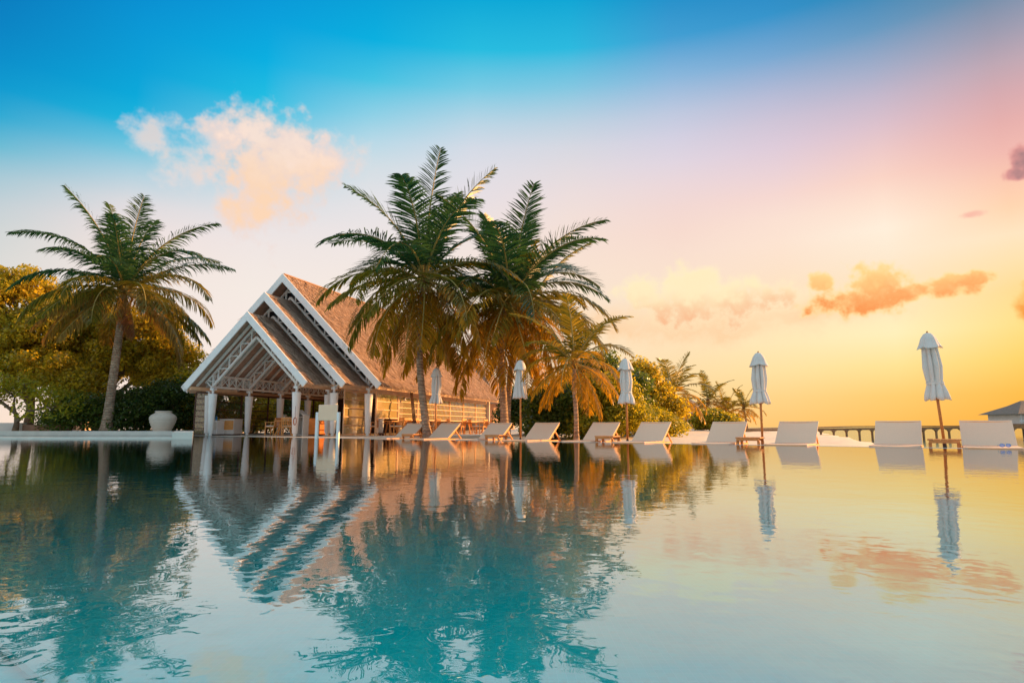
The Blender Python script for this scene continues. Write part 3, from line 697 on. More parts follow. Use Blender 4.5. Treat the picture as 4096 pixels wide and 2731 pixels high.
chs = [(1583, 30.3, 2.2, 'teak armchair with pale cushion at the right of the open bay under the bright curtain'),
       (1612, 31.5, 1.0, 'teak armchair behind the leftmost lounger, left of the leaning poles'),
       (1684, 32.3, -1.9, 'teak armchair partly hidden by the left centre palm trunk'),
       (1733, 33.2, 1.2, 'teak armchair just left of the leftmost parasol pole'),
       (1812, 34.2, -1.2, 'teak armchair right of the leftmost parasol, turned to the left'),
       (1838, 35.4, 1.2, 'teak armchair on the left side of the middle terrace table'),
       (1898, 35.9, -1.2, 'teak armchair on the right side of the middle terrace table'),
       (1925, 37.3, 1.2, 'teak armchair on the left side of the farthest terrace table'),
       (1985, 37.9, -1.2, 'teak armchair at the right end of the terrace beside the palm trunk'),
       (1490, 31.4, 1.4, 'teak armchair behind the third front column from the left'),
       (1087, 30.9, 1.4, 'teak armchair turned sideways left of the lantern table'),
       (1150, 29.6, .2, 'teak armchair with its back to the pool at the lantern table')]
for px, Y, rz, lb in chs: place(chair0, T(px, Y), rz, lb, 'chair', 'teak armchairs of the restaurant')
# lanterns on the table
for px, hgt, wd, lb in ((1134, .30, .075, 'tall square glass candle lantern on the teak table'), (1150, .19, .06, 'short square glass candle lantern on the teak table')):
    p = T(px, 30.4); p.z = SLAB_Z + .746; r = empty('candle_lantern', p)
    MB().box(-wd, wd, -wd, wd, 0, .012).build('base', 'cream_beam', r)
    for x in (-wd, wd):
        for y in (-wd, wd): MB().bar((x, y, 0), (x, y, hgt), .012, .012).build('corner_post', 'cream_beam', r)
    MB().lathe([(wd * .55, .013), (wd * .55, hgt * .7)], 16).build('candle', 'wax', r, smooth=True)
    MB().box(-wd + .004, wd - .004, -wd - .003, -wd, .012, hgt).build('pane', 'window_glass', r)
    tag(r, lb, 'lantern', 'candle lanterns')
# counters under the front gable
def counter(name, px, Y, w_, d_, h_, front, body, label, rz=-YAW):
    r = empty(name, T(px, Y), rz)
    MB().box(-w_ / 2, w_ / 2, -d_ / 2, d_ / 2, .06, h_ - .04).build('cabinet', body, r, bevel=.006)
    MB().box(-w_ / 2 - .02, w_ / 2 + .02, -d_ / 2 - .02, d_ / 2 + .02, h_ - .038, h_).build('worktop', body, r, bevel=.006)
    MB().box(-w_ / 2 + .03, w_ / 2 - .03, -d_ / 2 - .018, -d_ / 2 - .002, .28, h_ - .09).build('front_panel', front, r, bevel=.004)
    MB().box(-w_ / 2 + .05, w_ / 2 - .05, -d_ / 2 + .04, d_ / 2 - .04, 0, .06).build('plinth', 'dark_wood', r)
    tag(r, label, 'counter'); return r
counter('service_counter', 922, 31.6, .92, .6, .84, 'teak_light', 'plaster', 'low counter with a tan wooden front between the two leftmost columns')
counter('side_cabinet', 868, 31.2, .42, .5, .76, 'cushion', 'white_paint', 'narrow white cabinet right behind the leftmost column')
bt = T(861, 31.0); bt.z = SLAB_Z + .762
o = MB().lathe([(.0, 0), (.05, 0), (.055, .14), (.045, .16), (.02, .18), (.02, .22)], 14).build('water_bottle', 'blue_plastic'); o.location = bt
tag(o, 'small blue bottle standing on the narrow white cabinet', 'bottle')
counter('orange_cabinet', 1262, 30.6, .90, .6, .86, 'orange_wood', 'orange_wood', 'bright orange wooden cabinet behind the blank white sign')
# pale house-shaped shelf beside the front right column
r = empty('open_shelf', T(1207, 27.75), -YAW)
poly = [(-.2, 0), (.2, 0), (.2, .93), (-.2, 1.16)]
MB().prism_y([(-.2, 0), (-.165, 0), (-.165, 1.14), (-.2, 1.16)], -.2, .2).build('side_panel', 'plaster', r)
MB().prism_y([(.165, 0), (.2, 0), (.2, .93), (.165, .95)], -.2, .2).build('side_panel', 'plaster', r)
MB().prism_y([(-.22, 1.175), (.22, .925), (.22, .96), (-.22, 1.21)], -.22, .22).build('sloping_top', 'plaster', r)
MB().prism_y([(-.164, .04), (.164, .04), (.164, .93), (-.164, 1.12)], .16, .19).build('back_panel', 'cushion', r)
MB().box(-.164, .164, -.18, .158, .05, .08).build('shelf', 'plaster', r); MB().box(-.164, .164, -.18, .158, .86, .885).build('shelf', 'plaster', r)
tag(r, 'pale upright open box shelf with a sloping top beside the front right column', 'shelf')
# coiled rope on the front right column
p = pav_w(W_[0] + .12, S_[0] - .17, .68); m_ = MB()
for k in range(3):
    m_.tube([p + Vector(((.06 + .008 * k) * math.cos(a_), -.012 * k, (.15 + .01 * k) * math.sin(a_))) for a_ in np.linspace(0, 2 * math.pi, 22)], .010, 6)
m_.tube([p + Vector((0, 0, .14)), p + Vector((-.03, .05, .9))], .006, 6)
tag(m_.build('rope_coil', 'rope', smooth=True), 'reddish coil of cord hanging on the front right column', 'rope')
# blank sign standing in the pool
sp0 = gx(1308, 21.9, 0)
r = empty('sign_board', sp0, -.25)
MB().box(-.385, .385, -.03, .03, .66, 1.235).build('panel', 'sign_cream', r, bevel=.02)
for sx in (-1, 1): MB().box(sx * .43 - .05, sx * .43 + .05, -.045, .045, -1.1, .96).build('post', 'white_paint', r, bevel=.006)
tag(r, 'blank cream board between two white posts standing in the pool', 'sign')
# wall lamp on the pool side
p0 = pav_w(WU + .04, vv[1] + 1.25, 1.95); p1 = pav_w(WU + .18, vv[1] + .35, 1.86)
r = empty('wall_lamp', p0); l0 = p1 - p0
MB().tube([(0, 0, 0), (l0.x * .3, l0.y * .3, .03), (l0.x * .75, l0.y * .75, .01), (l0.x, l0.y, l0.z + .03)], .018, 8).build('arm', 'white_paint', r, smooth=True)
MB().lathe([(.02, .05), (.03, .03), (.10, -.05), (.095, -.055)], 16, tuple(l0)).build('lamp_shade', 'white_paint', r, smooth=True)
tag(r, 'white wall lamp on a curved arm beside the bright curtain', 'lamp')
# leaning poles
r = empty('pole_bundle', T(1664, 30.9))
for k in range(3):
    a_ = at(1664 + 5 * k - 5, 1697, 30.9 + .05 * k) - r.location; a_.z = 0; b_ = at(1642 + 4 * k, 1570, 31.1 + .05 * k) - r.location
    MB().tube([a_, b_], .028, 8).build('pole', 'dark_wood', r, smooth=True)
tag(r, 'dark wooden poles leaning together against the restaurant eave', 'poles')

# ------------------------------------------------------------------ person in white behind the table
def skin_figure(name, joints, edges, radii, mat, parent, root=0):
    me = bpy.data.meshes.new(name); me.from_pydata(joints, edges, []); me.update()
    o = link(name, me, parent); me.materials.append(MATS[mat])
    sk = o.modifiers.new('skin', 'SKIN'); sk.use_smooth_shade = True
    if not me.skin_vertices: me.attributes
    for i, rd in enumerate(radii): me.skin_vertices[0].data[i].radius = rd if isinstance(rd, tuple) else (rd, rd)
    me.skin_vertices[0].data[root].use_root = True
    sb = o.modifiers.new('sub', 'SUBSURF'); sb.levels = 2; sb.render_levels = 2
    return o
def skinned(name, joints, edges, radii, mat, parent, root=0):
    bm = bmesh.new(); lay = bm.verts.layers.skin.verify(); vs = []
    for j, rd in zip(joints, radii):
        v = bm.verts.new(j); v[lay].radius = rd if isinstance(rd, tuple) else (rd, rd); vs.append(v)
    vs[root][lay].use_root = True
    for a_, b_ in edges: bm.edges.new((vs[a_], vs[b_]))
    me = bpy.data.meshes.new(name); bm.to_mesh(me); bm.free(); me.materials.append(MATS[mat])
    o = link(name, me, parent); sk = o.modifiers.new('skin', 'SKIN'); sk.use_smooth_shade = True
    sb = o.modifiers.new('sub', 'SUBSURF'); sb.levels = 2; sb.render_levels = 2
    return o
per = empty('person', T(1522, 30.75), 2.2)
J = [(0, 0, .92), (0, 0, 1.12), (0, -.03, 1.30), (0, -.06, 1.43), (0, -.09, 1.50), (0, -.11, 1.58), (0, -.115, 1.66),
     (.17, -.05, 1.37), (.24, -.12, 1.12), (.17, -.34, .99), (.15, -.42, .97), (-.17, -.05, 1.37), (-.24, -.12, 1.12), (-.17, -.34, .99), (-.15, -.42, .97),
     (.09, 0, .86), (.11, -.01, .48), (.13, .03, .09), (.14, -.12, .035), (-.09, 0, .86), (-.12, -.03, .48), (-.15, .02, .09), (-.16, -.13, .035)]
Ed = [(0, 1), (1, 2), (2, 3), (3, 4), (4, 5), (5, 6), (2, 7), (7, 8), (8, 9), (9, 10), (2, 11), (11, 12), (12, 13), (13, 14), (0, 15), (15, 16), (16, 17), (17, 18), (0, 19), (19, 20), (20, 21), (21, 22)]
Rd = [(.13, .09), (.12, .085), (.13, .085), .05, .05, (.075, .09), (.06, .075), .05, .042, .034, .03, .05, .042, .034, .03, .075, .055, .04, .038, .075, .055, .04, .038]
skinned('body', J, Ed, Rd, 'skin', per)
skinned('shirt', [(0, 0, .88), J[1], J[2], (0, -.05, 1.40), J[7], J[8], (.19, -.28, 1.02), J[11], J[12], (-.19, -.28, 1.02)], [(0, 1), (1, 2), (2, 3), (2, 4), (4, 5), (5, 6), (2, 7), (7, 8), (8, 9)],
        [(.16, .115), (.145, .105), (.155, .105), .065, .066, .056, .046, .066, .056, .046], 'uniform', per)
skinned('trousers', [(0, 0, .93), J[15], J[16], (.13, .02, .10), J[19], J[20], (-.15, .01, .10)], [(0, 1), (1, 2), (2, 3), (0, 4), (4, 5), (5, 6)], [(.15, .11), .095, .078, .07, .095, .078, .07], 'uniform', per)
for x in (.14, -.16): MB().add(*(lambda m_: (m_.v, m_.f))(MB().lathe([(.0, 0), (.055, 0), (.06, .03), (.045, .075), (.0, .085)], 14, (x, -.05, 0)))).build('shoe', 'dark_wood', per, smooth=True).scale = (1, 1.0, 1)
MB().lathe([(.0, .0), (.082, .01), (.088, .06), (.06, .12), (.0, .135)], 16, (0, -.10, 1.60)).build('hair', 'hair', per, smooth=True)
for sg in (1, -1):
    for k in range(5):
        x0 = sg * .15 + (-.03 + .015 * k); ln = (.07, .085, .09, .083, .06)[k]
        if k == 4 and sg == -1 or k == 0 and sg == 1: pts = [(sg * .12, -.42, .97), (sg * .09, -.455, .955), (sg * .085, -.485, .94)]
        else: pts = [(x0, -.43, .97), (x0, -.43 - ln * .55, .962), (x0, -.43 - ln, .935)]
        MB().tube(pts, [.010, .009, .007], 6).build('finger', 'skin', per, smooth=True)
tag(per, 'person in white shirt and trousers standing behind the half lowered curtain', 'person')

# ------------------------------------------------------------------ loungers, side tables, parasols
def make_lounger():
    r = empty('sun_lounger', (0, 0, 0))       # local: -y towards the pool, back of the lounger at +y
    W, z0, L0, bh, bd = .90, .20, 1.28, .58, .72
    fr = MB()
    for sx in (-1, 1): fr.bar((sx * W / 2, -L0, z0 - .03), (sx * W / 2, .62, z0 - .03), .05, .07)
    fr.bar((-W / 2, -L0, z0 - .03), (W / 2, -L0, z0 - .03), .05, .07); fr.bar((-W / 2, .62, z0 - .03), (W / 2, .62, z0 - .03), .05, .07)
    fr.build('frame', 'teak_light', r)
    for sx in (-1, 1):
        for y in (-L0 + .15, .5): MB().bar((sx * (W / 2 - .03), y, 0), (sx * (W / 2 - .03), y, z0 - .05), .06, .06).build('leg', 'teak_light', r)
    # fabric: seat then backrest, slightly sagging
    def sheet(p, q, sag, name):
        vs = []; fs = []; n = 8
        d = Vector((0, q[0] - p[0], q[1] - p[1])); nr = Vector((0, -d.z, d.y)).normalized()
        for s2 in (0, .022):
            for a_ in range(n + 1):
                for b_ in range(n + 1):
                    x = -W / 2 - .022 + (W + .044) * a_ / n; t = b_ / n; g = sag * (1 - (2 * a_ / n - 1) ** 2) * math.sin(math.pi * (.15 + .7 * t)) + s2
                    vs.append((x, p[0] + d.y * t - nr.y * g, p[1] + d.z * t - nr.z * g))
        k = (n + 1) ** 2
        for a_ in range(n):
            for b_ in range(n):
                i0 = a_ * (n + 1) + b_; fs.append((i0, i0 + n + 1, i0 + n + 2, i0 + 1)); fs.append((k + i0, k + i0 + 1, k + i0 + n + 2, k + i0 + n + 1))
        for a_ in range(n):
            for i0, st_ in ((a_ * (n + 1), n + 1), (a_ * (n + 1) + n, n + 1), (a_, 1), (n * (n + 1) + a_, 1)): fs.append((i0, i0 + st_, k + i0 + st_, k + i0))
        return MB().add(vs, fs).build(name, 'sling', r, smooth=False)
    sheet((-L0 + .02, z0 + .03), (-.01, z0 + .03), .02, 'seat')
    bk = sheet((.0, z0 + .035), (bd, z0 + bh), .015, 'backrest')
    fb = MB()
    for sx in (-1, 1): fb.bar((sx * (W / 2 - .015), .03, z0 - .03), (sx * (W / 2 - .015), bd - .01, z0 + bh - .06), .045, .05)
    fb.bar((-W / 2, bd - .02, z0 + bh - .05), (W / 2, bd - .02, z0 + bh - .05), .045, .045); fb.build('backrest_frame', 'teak_light', r)
    for sx in (-1, 1): MB().bar((sx * (W / 2 - .04), bd * .62, z0 + bh * .58), (sx * (W / 2 - .04), bd + .24, z0 - .12), .035, .045).build('strut', 'teak', r)
    return r
lg0 = make_lounger()
EANG = math.atan2(ED.y, ED.x)
lgs = [(1611, 1.45, 'leftmost sun lounger, partly in front of the left centre palm trunk'),
       (1752, 1.30, 'second sun lounger from the left, right of the left centre palm trunk'),
       (1957, 1.45, 'sun lounger in front of the palm trunk at the far end of the restaurant'),
       (2145, 1.30, 'sun lounger in front of the dark green shrub, right of the parasol without a strap'),
       (2385, 1.40, 'sun lounger just right of the thin short palm trunk'),
       (2588, 1.30, 'sun lounger right of the middle parasol, before the green bushes'),
       (2895, 1.40, 'sun lounger on the left of the fourth parasol, sand behind it'),
       (3180, 1.30, 'sun lounger on the right of the fourth parasol, jetty behind it'),
       (3592, 1.40, 'sun lounger on the left of the tilted parasol'),
       (3958, 1.30, 'rightmost sun lounger, blue sunglasses lying on its seat')]
LG = []
for i, (px, q, lb) in enumerate(lgs):
    o = lg0 if i == 0 else copy_tree(lg0)
    p = edge_px(px, q); o.location = (p.x, p.y, DECK_Z); o.rotation_euler = (0, 0, EANG + random.uniform(-.02, .02)); LG.append(o)
    tag(o, lb, 'lounger', 'sun loungers lined up along the pool edge')
def make_side():
    r = empty('side_table', (0, 0, 0))
    for k in range(5):
        x = -.24 + .12 * k; MB().box(x - .055, x + .055, -.25, .25, .345, .375).build('slat', 'teak', r, bevel=.003)
    MB().box(-.27, .27, -.26, -.225, .29, .343).box(-.27, .27, .225, .26, .29, .343).build('apron', 'teak', r)
    for sx in (-1, 1):
        for sy in (-1, 1): MB().box(sx * .25 - .03, sx * .25 + .03, sy * .2 - .03, sy * .2 + .03, 0, .29).build('leg', 'teak', r)
    return r
st0 = make_side()
for i, (px, q, lb) in enumerate([(1648, .75, 'low teak side table at the foot of the leftmost lounger'), (1985, .65, 'low teak side table by the restaurant-end palm trunk'),
                                 (2431, .6, 'low teak side table between the thin palm and the middle parasol'), (3001, .65, 'low teak side table left of the fourth parasol pole'),
                                 (3779, .65, 'low teak side table in front of the tilted parasol pole')]):
    o = st0 if i == 0 else copy_tree(st0)
    p = edge_px(px, q); o.location = (p.x, p.y, DECK_Z); o.rotation_euler = (0, 0, EANG); tag(o, lb, 'side table', 'low teak side tables')

def canopy(seed, strap=True, H=1.42, sc=1.0):
    """closed canopy cloth hanging from z=0 (top) to z=-H, eight soft folds"""
    rs = random.Random(seed); n = 96; lv = 34; vs = []; fs = []
    ph = [rs.uniform(-.25, .25) for _ in range(8)]; am = [rs.uniform(.7, 1.25) for _ in range(8)]
    for j in range(lv + 1):
        t = j / lv; z = -H * t
        if strap:
            base = np.interp(t, [0, .06, .22, .5, .72, .745, .80, .92, 1], [.03, .10, .165, .205, .175, .160, .185, .245, .268])
            fold = np.interp(t, [0, .1, .3, .7, .745, .8, 1], [.1, .4, .58, .46, .16, .40, .46])
        else:
            base = np.interp(t, [0, .06, .25, .5, .8, 1], [.03, .09, .135, .175, .225, .262]); fold = np.interp(t, [0, .1, .3, 1], [.1, .36, .48, .40])
        for k in range(n):
            a_ = 2 * math.pi * k / n; f8 = a_ / (2 * math.pi) * 8; ix = int(f8) % 8; fr_ = f8 - int(f8)
            w_ = abs(math.sin(math.pi * (fr_ + ph[ix] * math.sin(math.pi * fr_)))) ** .65
            rr = base * (1 - fold * (1 - w_) * am[ix]) * (1 + .05 * math.sin(3 * a_ + seed + t * 2))
            tw = .25 * math.sin(t * 2.4 + seed) 
            zz = z - (.045 * w_ * am[ix] if j == lv else 0) + .012 * math.sin(5 * a_ + seed) * t
            vs.append((rr * math.cos(a_ + tw), rr * math.sin(a_ + tw), zz))
    for j in range(lv):
        for k in range(n): fs.append((j * n + k, j * n + (k + 1) % n, (j + 1) * n + (k + 1) % n, (j + 1) * n + k))
    return MB().add(vs, fs)
def vent_cap(seed):
    n = 64; lv = 12; vs = []; fs = []; rs = random.Random(seed + 50); ph = rs.uniform(0, 6)
    for j in range(lv + 1):
        t = j / lv; base = np.interp(t, [0, .08, .35, .7, 1], [.02, .085, .155, .205, .262]); fold = np.interp(t, [0, .3, 1], [0, .10, .24])
        for k in range(n):
            a_ = 2 * math.pi * k / n; w_ = abs(math.sin(4 * a_ / 2 * 2 / 2 + ph + .3 * math.sin(a_ * 2))) ** .8
            rr = base * (1 - fold * (1 - w_)); z = .03 - .38 * t ** 1.05 + (.05 * (1 - w_) if j == lv else .05 * (1 - w_) * t * t)
            vs.append((rr * math.cos(a_), rr * math.sin(a_), z))
    for j in range(lv):
        for k in range(n): fs.append((j * n + k, j * n + (k + 1) % n, (j + 1) * n + (k + 1) % n, (j + 1) * n + k))
    return MB().add(vs, fs)
ums = [(1741, 2.0, 1470, True, 0, 'closed white parasol farthest left, just right of a palm trunk', 1.30),
       (2082, 1.9, 1440, False, 0, 'closed white parasol hanging smooth without a strap, right of the double palm', 1.25),
       (2511, 1.7, 1433, True, 0, 'closed white parasol in the middle, in front of the bushes', 1.30),
       (3052, 1.6, 1410, True, .01, 'closed white parasol fourth from the left, against the yellow sky', 1.28),
       (3785, 1.5, 1330, True, -.055, 'closed grey white parasol tilted to the left, farthest right', 1.46)]
for i, (px, q, ytop, strap, lean, lb, ch) in enumerate(ums):
    p = edge_px(px, q, DECK_Z); r = empty('parasol', (p.x, p.y, DECK_Z)); top = at(px, ytop, p.y).z - DECK_Z
    d_ = p.y * math.cos(PITCH) + (CAMH + 1.5) * math.sin(PITCH)
    MB().lathe([(.0, 0), (.30, 0), (.31, .02), (.29, .05), (.07, .06), (.04, .07), (.04, .26), (.0, .26)], 28).build('base', 'dark_metal', r, smooth=False)
    MB().tube([(0, 0, .05), (0, 0, top - .05)], .030, 12).build('pole', 'teak', r, smooth=True)
    zc = top - .06
    c_ = canopy(i * 3 + 1, strap, ch).build('canopy', 'canvas', r, smooth=True); c_.location = (0, 0, zc)
    so = c_.modifiers.new('t', 'SOLIDIFY'); so.thickness = .006
    if strap:
        n = 40; zt_ = zc - .755 * ch; rr_ = .172
        MB().add([(rr_ * (1 + .04 * math.sin(5 * a_)) * math.cos(a_), rr_ * (1 + .04 * math.sin(5 * a_)) * math.sin(a_), zt_ + dz + .012 * math.sin(a_)) for dz in (-.022, .022) for a_ in np.linspace(0, 2 * math.pi, n, endpoint=False)],
                 [(k, (k + 1) % n, n + (k + 1) % n, n + k) for k in range(n)]).build('strap', 'canvas', r, smooth=True)
    v_ = vent_cap(i).build('vent_cap', 'canvas', r, smooth=True); v_.location = (0, 0, top - .03)
    so = v_.modifiers.new('t', 'SOLIDIFY'); so.thickness = .005
    MB().lathe([(.0, -.02), (.02, -.02), (.024, .02), (.0, .045)], 12, (0, 0, top)).build('finial', 'teak', r, smooth=True)
    r.rotation_euler = (0, lean, random.uniform(0, 3))
    if lean: r.rotation_euler = (0, lean, 0)
    tag(r, lb, 'parasol', 'closed parasols between the loungers')
# sunglasses on the rightmost lounger
p = LG[-1].matrix_basis @ Vector((.20, -1.12, .236)); r = empty('sunglasses', p, EANG + .1)
for sx in (-1, 1):
    n = 18; lens = MB(); lens.add([(sx * .036, 0, 0)] + [(sx * (.036 + .03 * math.cos(a_)), .002 * math.cos(a_), .024 * math.sin(a_) + .024) for a_ in np.linspace(0, 2 * math.pi, n, endpoint=False)], [(0, 1 + k, 1 + (k + 1) % n) for k in range(n)])
    lens.v[0] = (sx * .036, 0, .024); lens.build('lens', 'lens_blue', r)
    MB().tube([(sx * (.036 + .031 * math.cos(a_)), 0, .025 * math.sin(a_) + .024) for a_ in np.linspace(0, 2 * math.pi, n)], .003, 6).build('rim', 'blue_plastic', r)
    MB().tube([(sx * .068, 0, .03), (sx * .07, .09, .03), (sx * .066, .125, .012)], .0025, 6).build('temple', 'blue_plastic', r)
MB().tube([(-.006, 0, .03), (0, -.003, .034), (.006, 0, .03)], .003, 6).build('bridge', 'blue_plastic', r)
r.scale = (1.35, 1.35, 1.35)
tag(r, 'sunglasses with blue mirrored lenses lying on the rightmost lounger', 'sunglasses')

# ------------------------------------------------------------------ urn, planters, garden walls
p = gx(648, 30.3, .215)
prof = [(.0, 0), (.30, 0), (.33, .02)] + [(np.interp(z, [.02, .15, .35, .55, .66, .74, .78], [.33, .39, .475, .515, .46, .33, .29]), z) for z in np.linspace(.04, .78, 30)] + [(.29, .79), (.315, .80), (.32, .83), (.30, .84), (.27, .835), (.26, .70), (.0, .65)]
prof = [(r_ + (.006 * math.sin(z * 190) if .1 < z < .62 else 0), z) for r_, z in prof]
o = MB().lathe([(1.2 * r_, 1.2 * z) for r_, z in prof], 48).build('clay_urn', 'ceramic', smooth=True); o.location = p
tag(o, 'large cream ribbed clay urn standing on the terrace behind the ledge', 'urn')
r = empty('planter_box', gx(165, 30.6, .215))
w_ = 1.35
for nm, bx in (('side', (-w_, w_, -.3, -.25, 0, .32)), ('side', (-w_, w_, .25, .3, 0, .32)), ('side', (-w_, -w_ + .05, -.249, .249, 0, .32)), ('side', (w_ - .05, w_, -.249, .249, 0, .32))): MB().box(*bx).build(nm, 'planter', r)
MB().box(-w_ + .05, w_ - .05, -.249, .249, .02, .28).build('soil', 'bark', r)
tag(r, 'low brown planter box behind the ledge at the left', 'planter')
o = MB().box(-3.2, .0, -.15, .15, 0, .42).build('garden_wall', 'plaster', bevel=.02); o.location = gx(95, 30.4, .215)
tag(o, 'low white plaster wall at the far left edge behind the ledge', 'wall')
# small sunlit outbuilding seen through the garden trees
r = empty('garden_shed', gx(330, 40, .2)); MB().box(-1.0, .6, -.8, .8, 0, 2.3).build('wall', 'plaster_warm', r); MB().prism_y([(-1.3, 2.3), (.9, 2.3), (-.2, 3.2)], -1, 1).build('roof', 'grey_thatch', r)
MB().box(-.5, .1, -.83, -.802, 0, 1.9).build('door', 'dark_wood', r)
tag(r, 'small tan plastered shed half hidden behind the left trees', 'shed')

# ------------------------------------------------------------------ vegetation
def frond_mesh(name, inc, length, droop, mats, seed, nl=52, lw=.052, ll=.85, hang=.5, curl=0.0):
    """one coconut frond in the xz plane from the origin: arching midrib with two ranks of leaflets"""
    rs = random.Random(seed); n = 16; P = [Vector((0, 0, 0))]; Tn = []
    for i in range(n):
        t = (i + .5) / n; a_ = inc - droop * (t ** 1.35)
        d = Vector((math.cos(a_), curl * t, math.sin(a_))).normalized(); Tn.append(d); P.append(P[-1] + d * (length / n))
    Tn.append(Tn[-1]); m_ = MB(); m_.cur = 1
    m_.tube(P, [.05 * (1 - .93 * (i / n) ** .8) * (length / 4.5) + .004 for i in range(n + 1)], 5, cap=False)
    m_.cur = 0
    up0 = Vector((0, 0, 1)); gapn = 0
    for k in range(nl):
        t = .13 + .87 * (k + .5) / nl; x = t * n; i = min(int(x), n - 1); p = P[i].lerp(P[i + 1], x - i); d = Tn[i]
        side = d.cross(up0); side = side.normalized() if side.length > .05 else Vector((0, 1, 0))
        nor = side.cross(d).normalized()
        prof = math.sin(math.pi * (.16 + .80 * t)) ** .65
        if rs.random() < .05: gapn = rs.randint(1, 2)
        elif gapn: gapn -= 1
        for sg in (-1, 1):
            if rs.random() < .07 or (gapn and rs.random() < .6): continue
            l_ = ll * prof * rs.uniform(.72, 1.12); fw = .35 + .6 * t + rs.uniform(-.16, .16)
            dr = (side * sg + d * fw + nor * (.22 - .25 * hang) + Vector((rs.uniform(-.12, .12), rs.uniform(-.12, .12), rs.uniform(-.16, .08)))).normalized()
            g = hang * rs.uniform(.55, 1.4)
            d2 = (dr + Vector((0, 0, -g * .9))).normalized(); d3 = (d2 + Vector((0, 0, -g * 1.2))).normalized()
            p1 = p + dr * (l_ * .34); p2 = p1 + d2 * (l_ * .36); p3 = p2 + d3 * (l_ * .30)
            wv = dr.cross(nor); wv = (d * .8 + nor * .35 * sg * 0 + nor * .5).normalized()
            wv = (wv - dr * wv.dot(dr)).normalized() * (lw / 2) * rs.uniform(.8, 1.15)
            m_.add([p - wv * .5, p + wv * .5, p1 - wv, p1 + wv, p2 - wv * .75, p2 + wv * .75, p3], [(0, 1, 3, 2), (2, 3, 5, 4), (4, 5, 6)])
    me = bpy.data.meshes.new(name); me.from_pydata(m_.v, [], m_.f); me.update()
    for q in mats: me.materials.append(MATS[q])
    me.polygons.foreach_set('material_index', m_.mi)
    return me
def palm(label, path, Y, r0, r1, flen, nf, seed, leafset, up=.9, low=-.55, lw=.060, nl=74, special=(), name='coconut_palm', group='coconut palms', trunk_n=14, dead=0, hang0=.12, coco=True, ll=1.08):
    pts = [at(x, y, Y) for x, y in path]; base = pts[0].copy(); root = empty(name, base); rs = random.Random(seed)
    # smooth trunk through the given points, ringed
    fine = []; 
    for i in range(len(pts) - 1):
        a_ = pts[max(i - 1, 0)]; b_ = pts[i]; c_ = pts[i + 1]; d_ = pts[min(i + 2, len(pts) - 1)]
        for k in range(16):
            t = k / 16; fine.append(.5 * ((2 * b_) + (c_ - a_) * t + (2 * a_ - 5 * b_ + 4 * c_ - d_) * t * t + (3 * b_ - a_ - 3 * c_ + d_) * t ** 3))
    fine.append(pts[-1]); nn = len(fine)
    rad = [(r0 + (r1 - r0) * (i / (nn - 1)) ** .6) * (1 + (.5 * math.exp(-i / (nn - 1) * 14))) * (1.035 if i % 2 else .985) for i in range(nn)]
    MB().tube([q - base for q in fine], rad, trunk_n).build('trunk', 'palm_bark', root, smooth=True)
    cr = pts[-1] - base
    ga = 2.39996
    for k in range(nf):
        f = (k + .5) / nf; az_ = k * ga + rs.uniform(-.2, .2) + seed
        inc = up * (1 - f) + low * f if False else (math.pi / 2 * .97 - (math.pi / 2 * .97 - low) * f ** up)
        inc += rs.uniform(-.08, .08); L_ = flen * rs.uniform(.88, 1.08) * (.86 + .14 * math.sin(math.pi * min(1, f * 1.5)))
        if f < .25: L_ *= 1.16
        droop = .16 + 1.65 * math.cos(max(0, inc)) ** .9 * rs.uniform(.7, 1.2) if inc > 0 else rs.uniform(.7, 1.2)
        droop = min(droop, inc + 1.5)
        mat = leafset[min(len(leafset) - 1, int(f * len(leafset)))]
        me = frond_mesh('frond', inc, L_, droop, [mat, 'rachis'], seed * 100 + k, nl, lw, ll * flen / 4.6, hang0 + .75 * f ** 1.2, rs.uniform(-.25, .25))
        o = link('frond', me, root); o.location = cr + Vector((0, 0, rs.uniform(-.12, .10))); o.rotation_euler = (0, 0, az_)
    for az_, inc, L_, droop, mat, hang in special:
        me = frond_mesh('frond', inc, L_, droop, [mat, 'rachis'], seed * 100 + 77 + int(az_ * 10), nl, lw, ll * flen / 4.6, hang, 0)
        o = link('frond', me, root); o.location = cr; o.rotation_euler = (0, 0, az_)
    # fibrous crown base, dead sheath and nuts
    MB().lathe([(r1 * .9, -.25), (r1 * 1.5, -.05), (r1 * 1.7, .12), (r1 * 1.0, .38), (r1 * .3, .6)], 12, tuple(cr)).build('crown_shaft', 'palm_dry', root, smooth=True)
    if coco:
        for k in range(6):
            a_ = rs.uniform(0, 6.28); q = cr + Vector((math.cos(a_) * r1 * 2.0, math.sin(a_) * r1 * 2.0, -.05 - rs.uniform(0, .25)))
            MB().lathe([(.0, -.12), (.06, -.09), (.085, 0), (.065, .08), (.0, .11)], 10, tuple(q)).build('coconut', 'palm_olive', root, smooth=True)
    tag(root, label, 'palm', group); return root
GRN = ['palm_green', 'palm_green', 'palm_green', 'palm_olive', 'palm_olive']
GLD = ['palm_green', 'palm_green', 'palm_olive', 'palm_olive', 'palm_sunlit', 'palm_sunlit']
palm('tall coconut palm standing alone at the left behind the pool ledge', [(424, 1722), (446, 1560), (468, 1400), (489, 1250), (497, 1165)], 30.2, .225, .16, 5.3, 42, 3, ['palm_green', 'palm_green', 'palm_olive', 'palm_olive', 'palm_warm'], up=.75, low=-.45, hang0=.32,
     special=[(-.5, -.9, 2.8, .4, 'palm_dry', .9), (.35, -.15, 5.0, .9, 'palm_olive', .9), (2.9, .1, 5.0, 1.2, 'palm_olive', .9)])
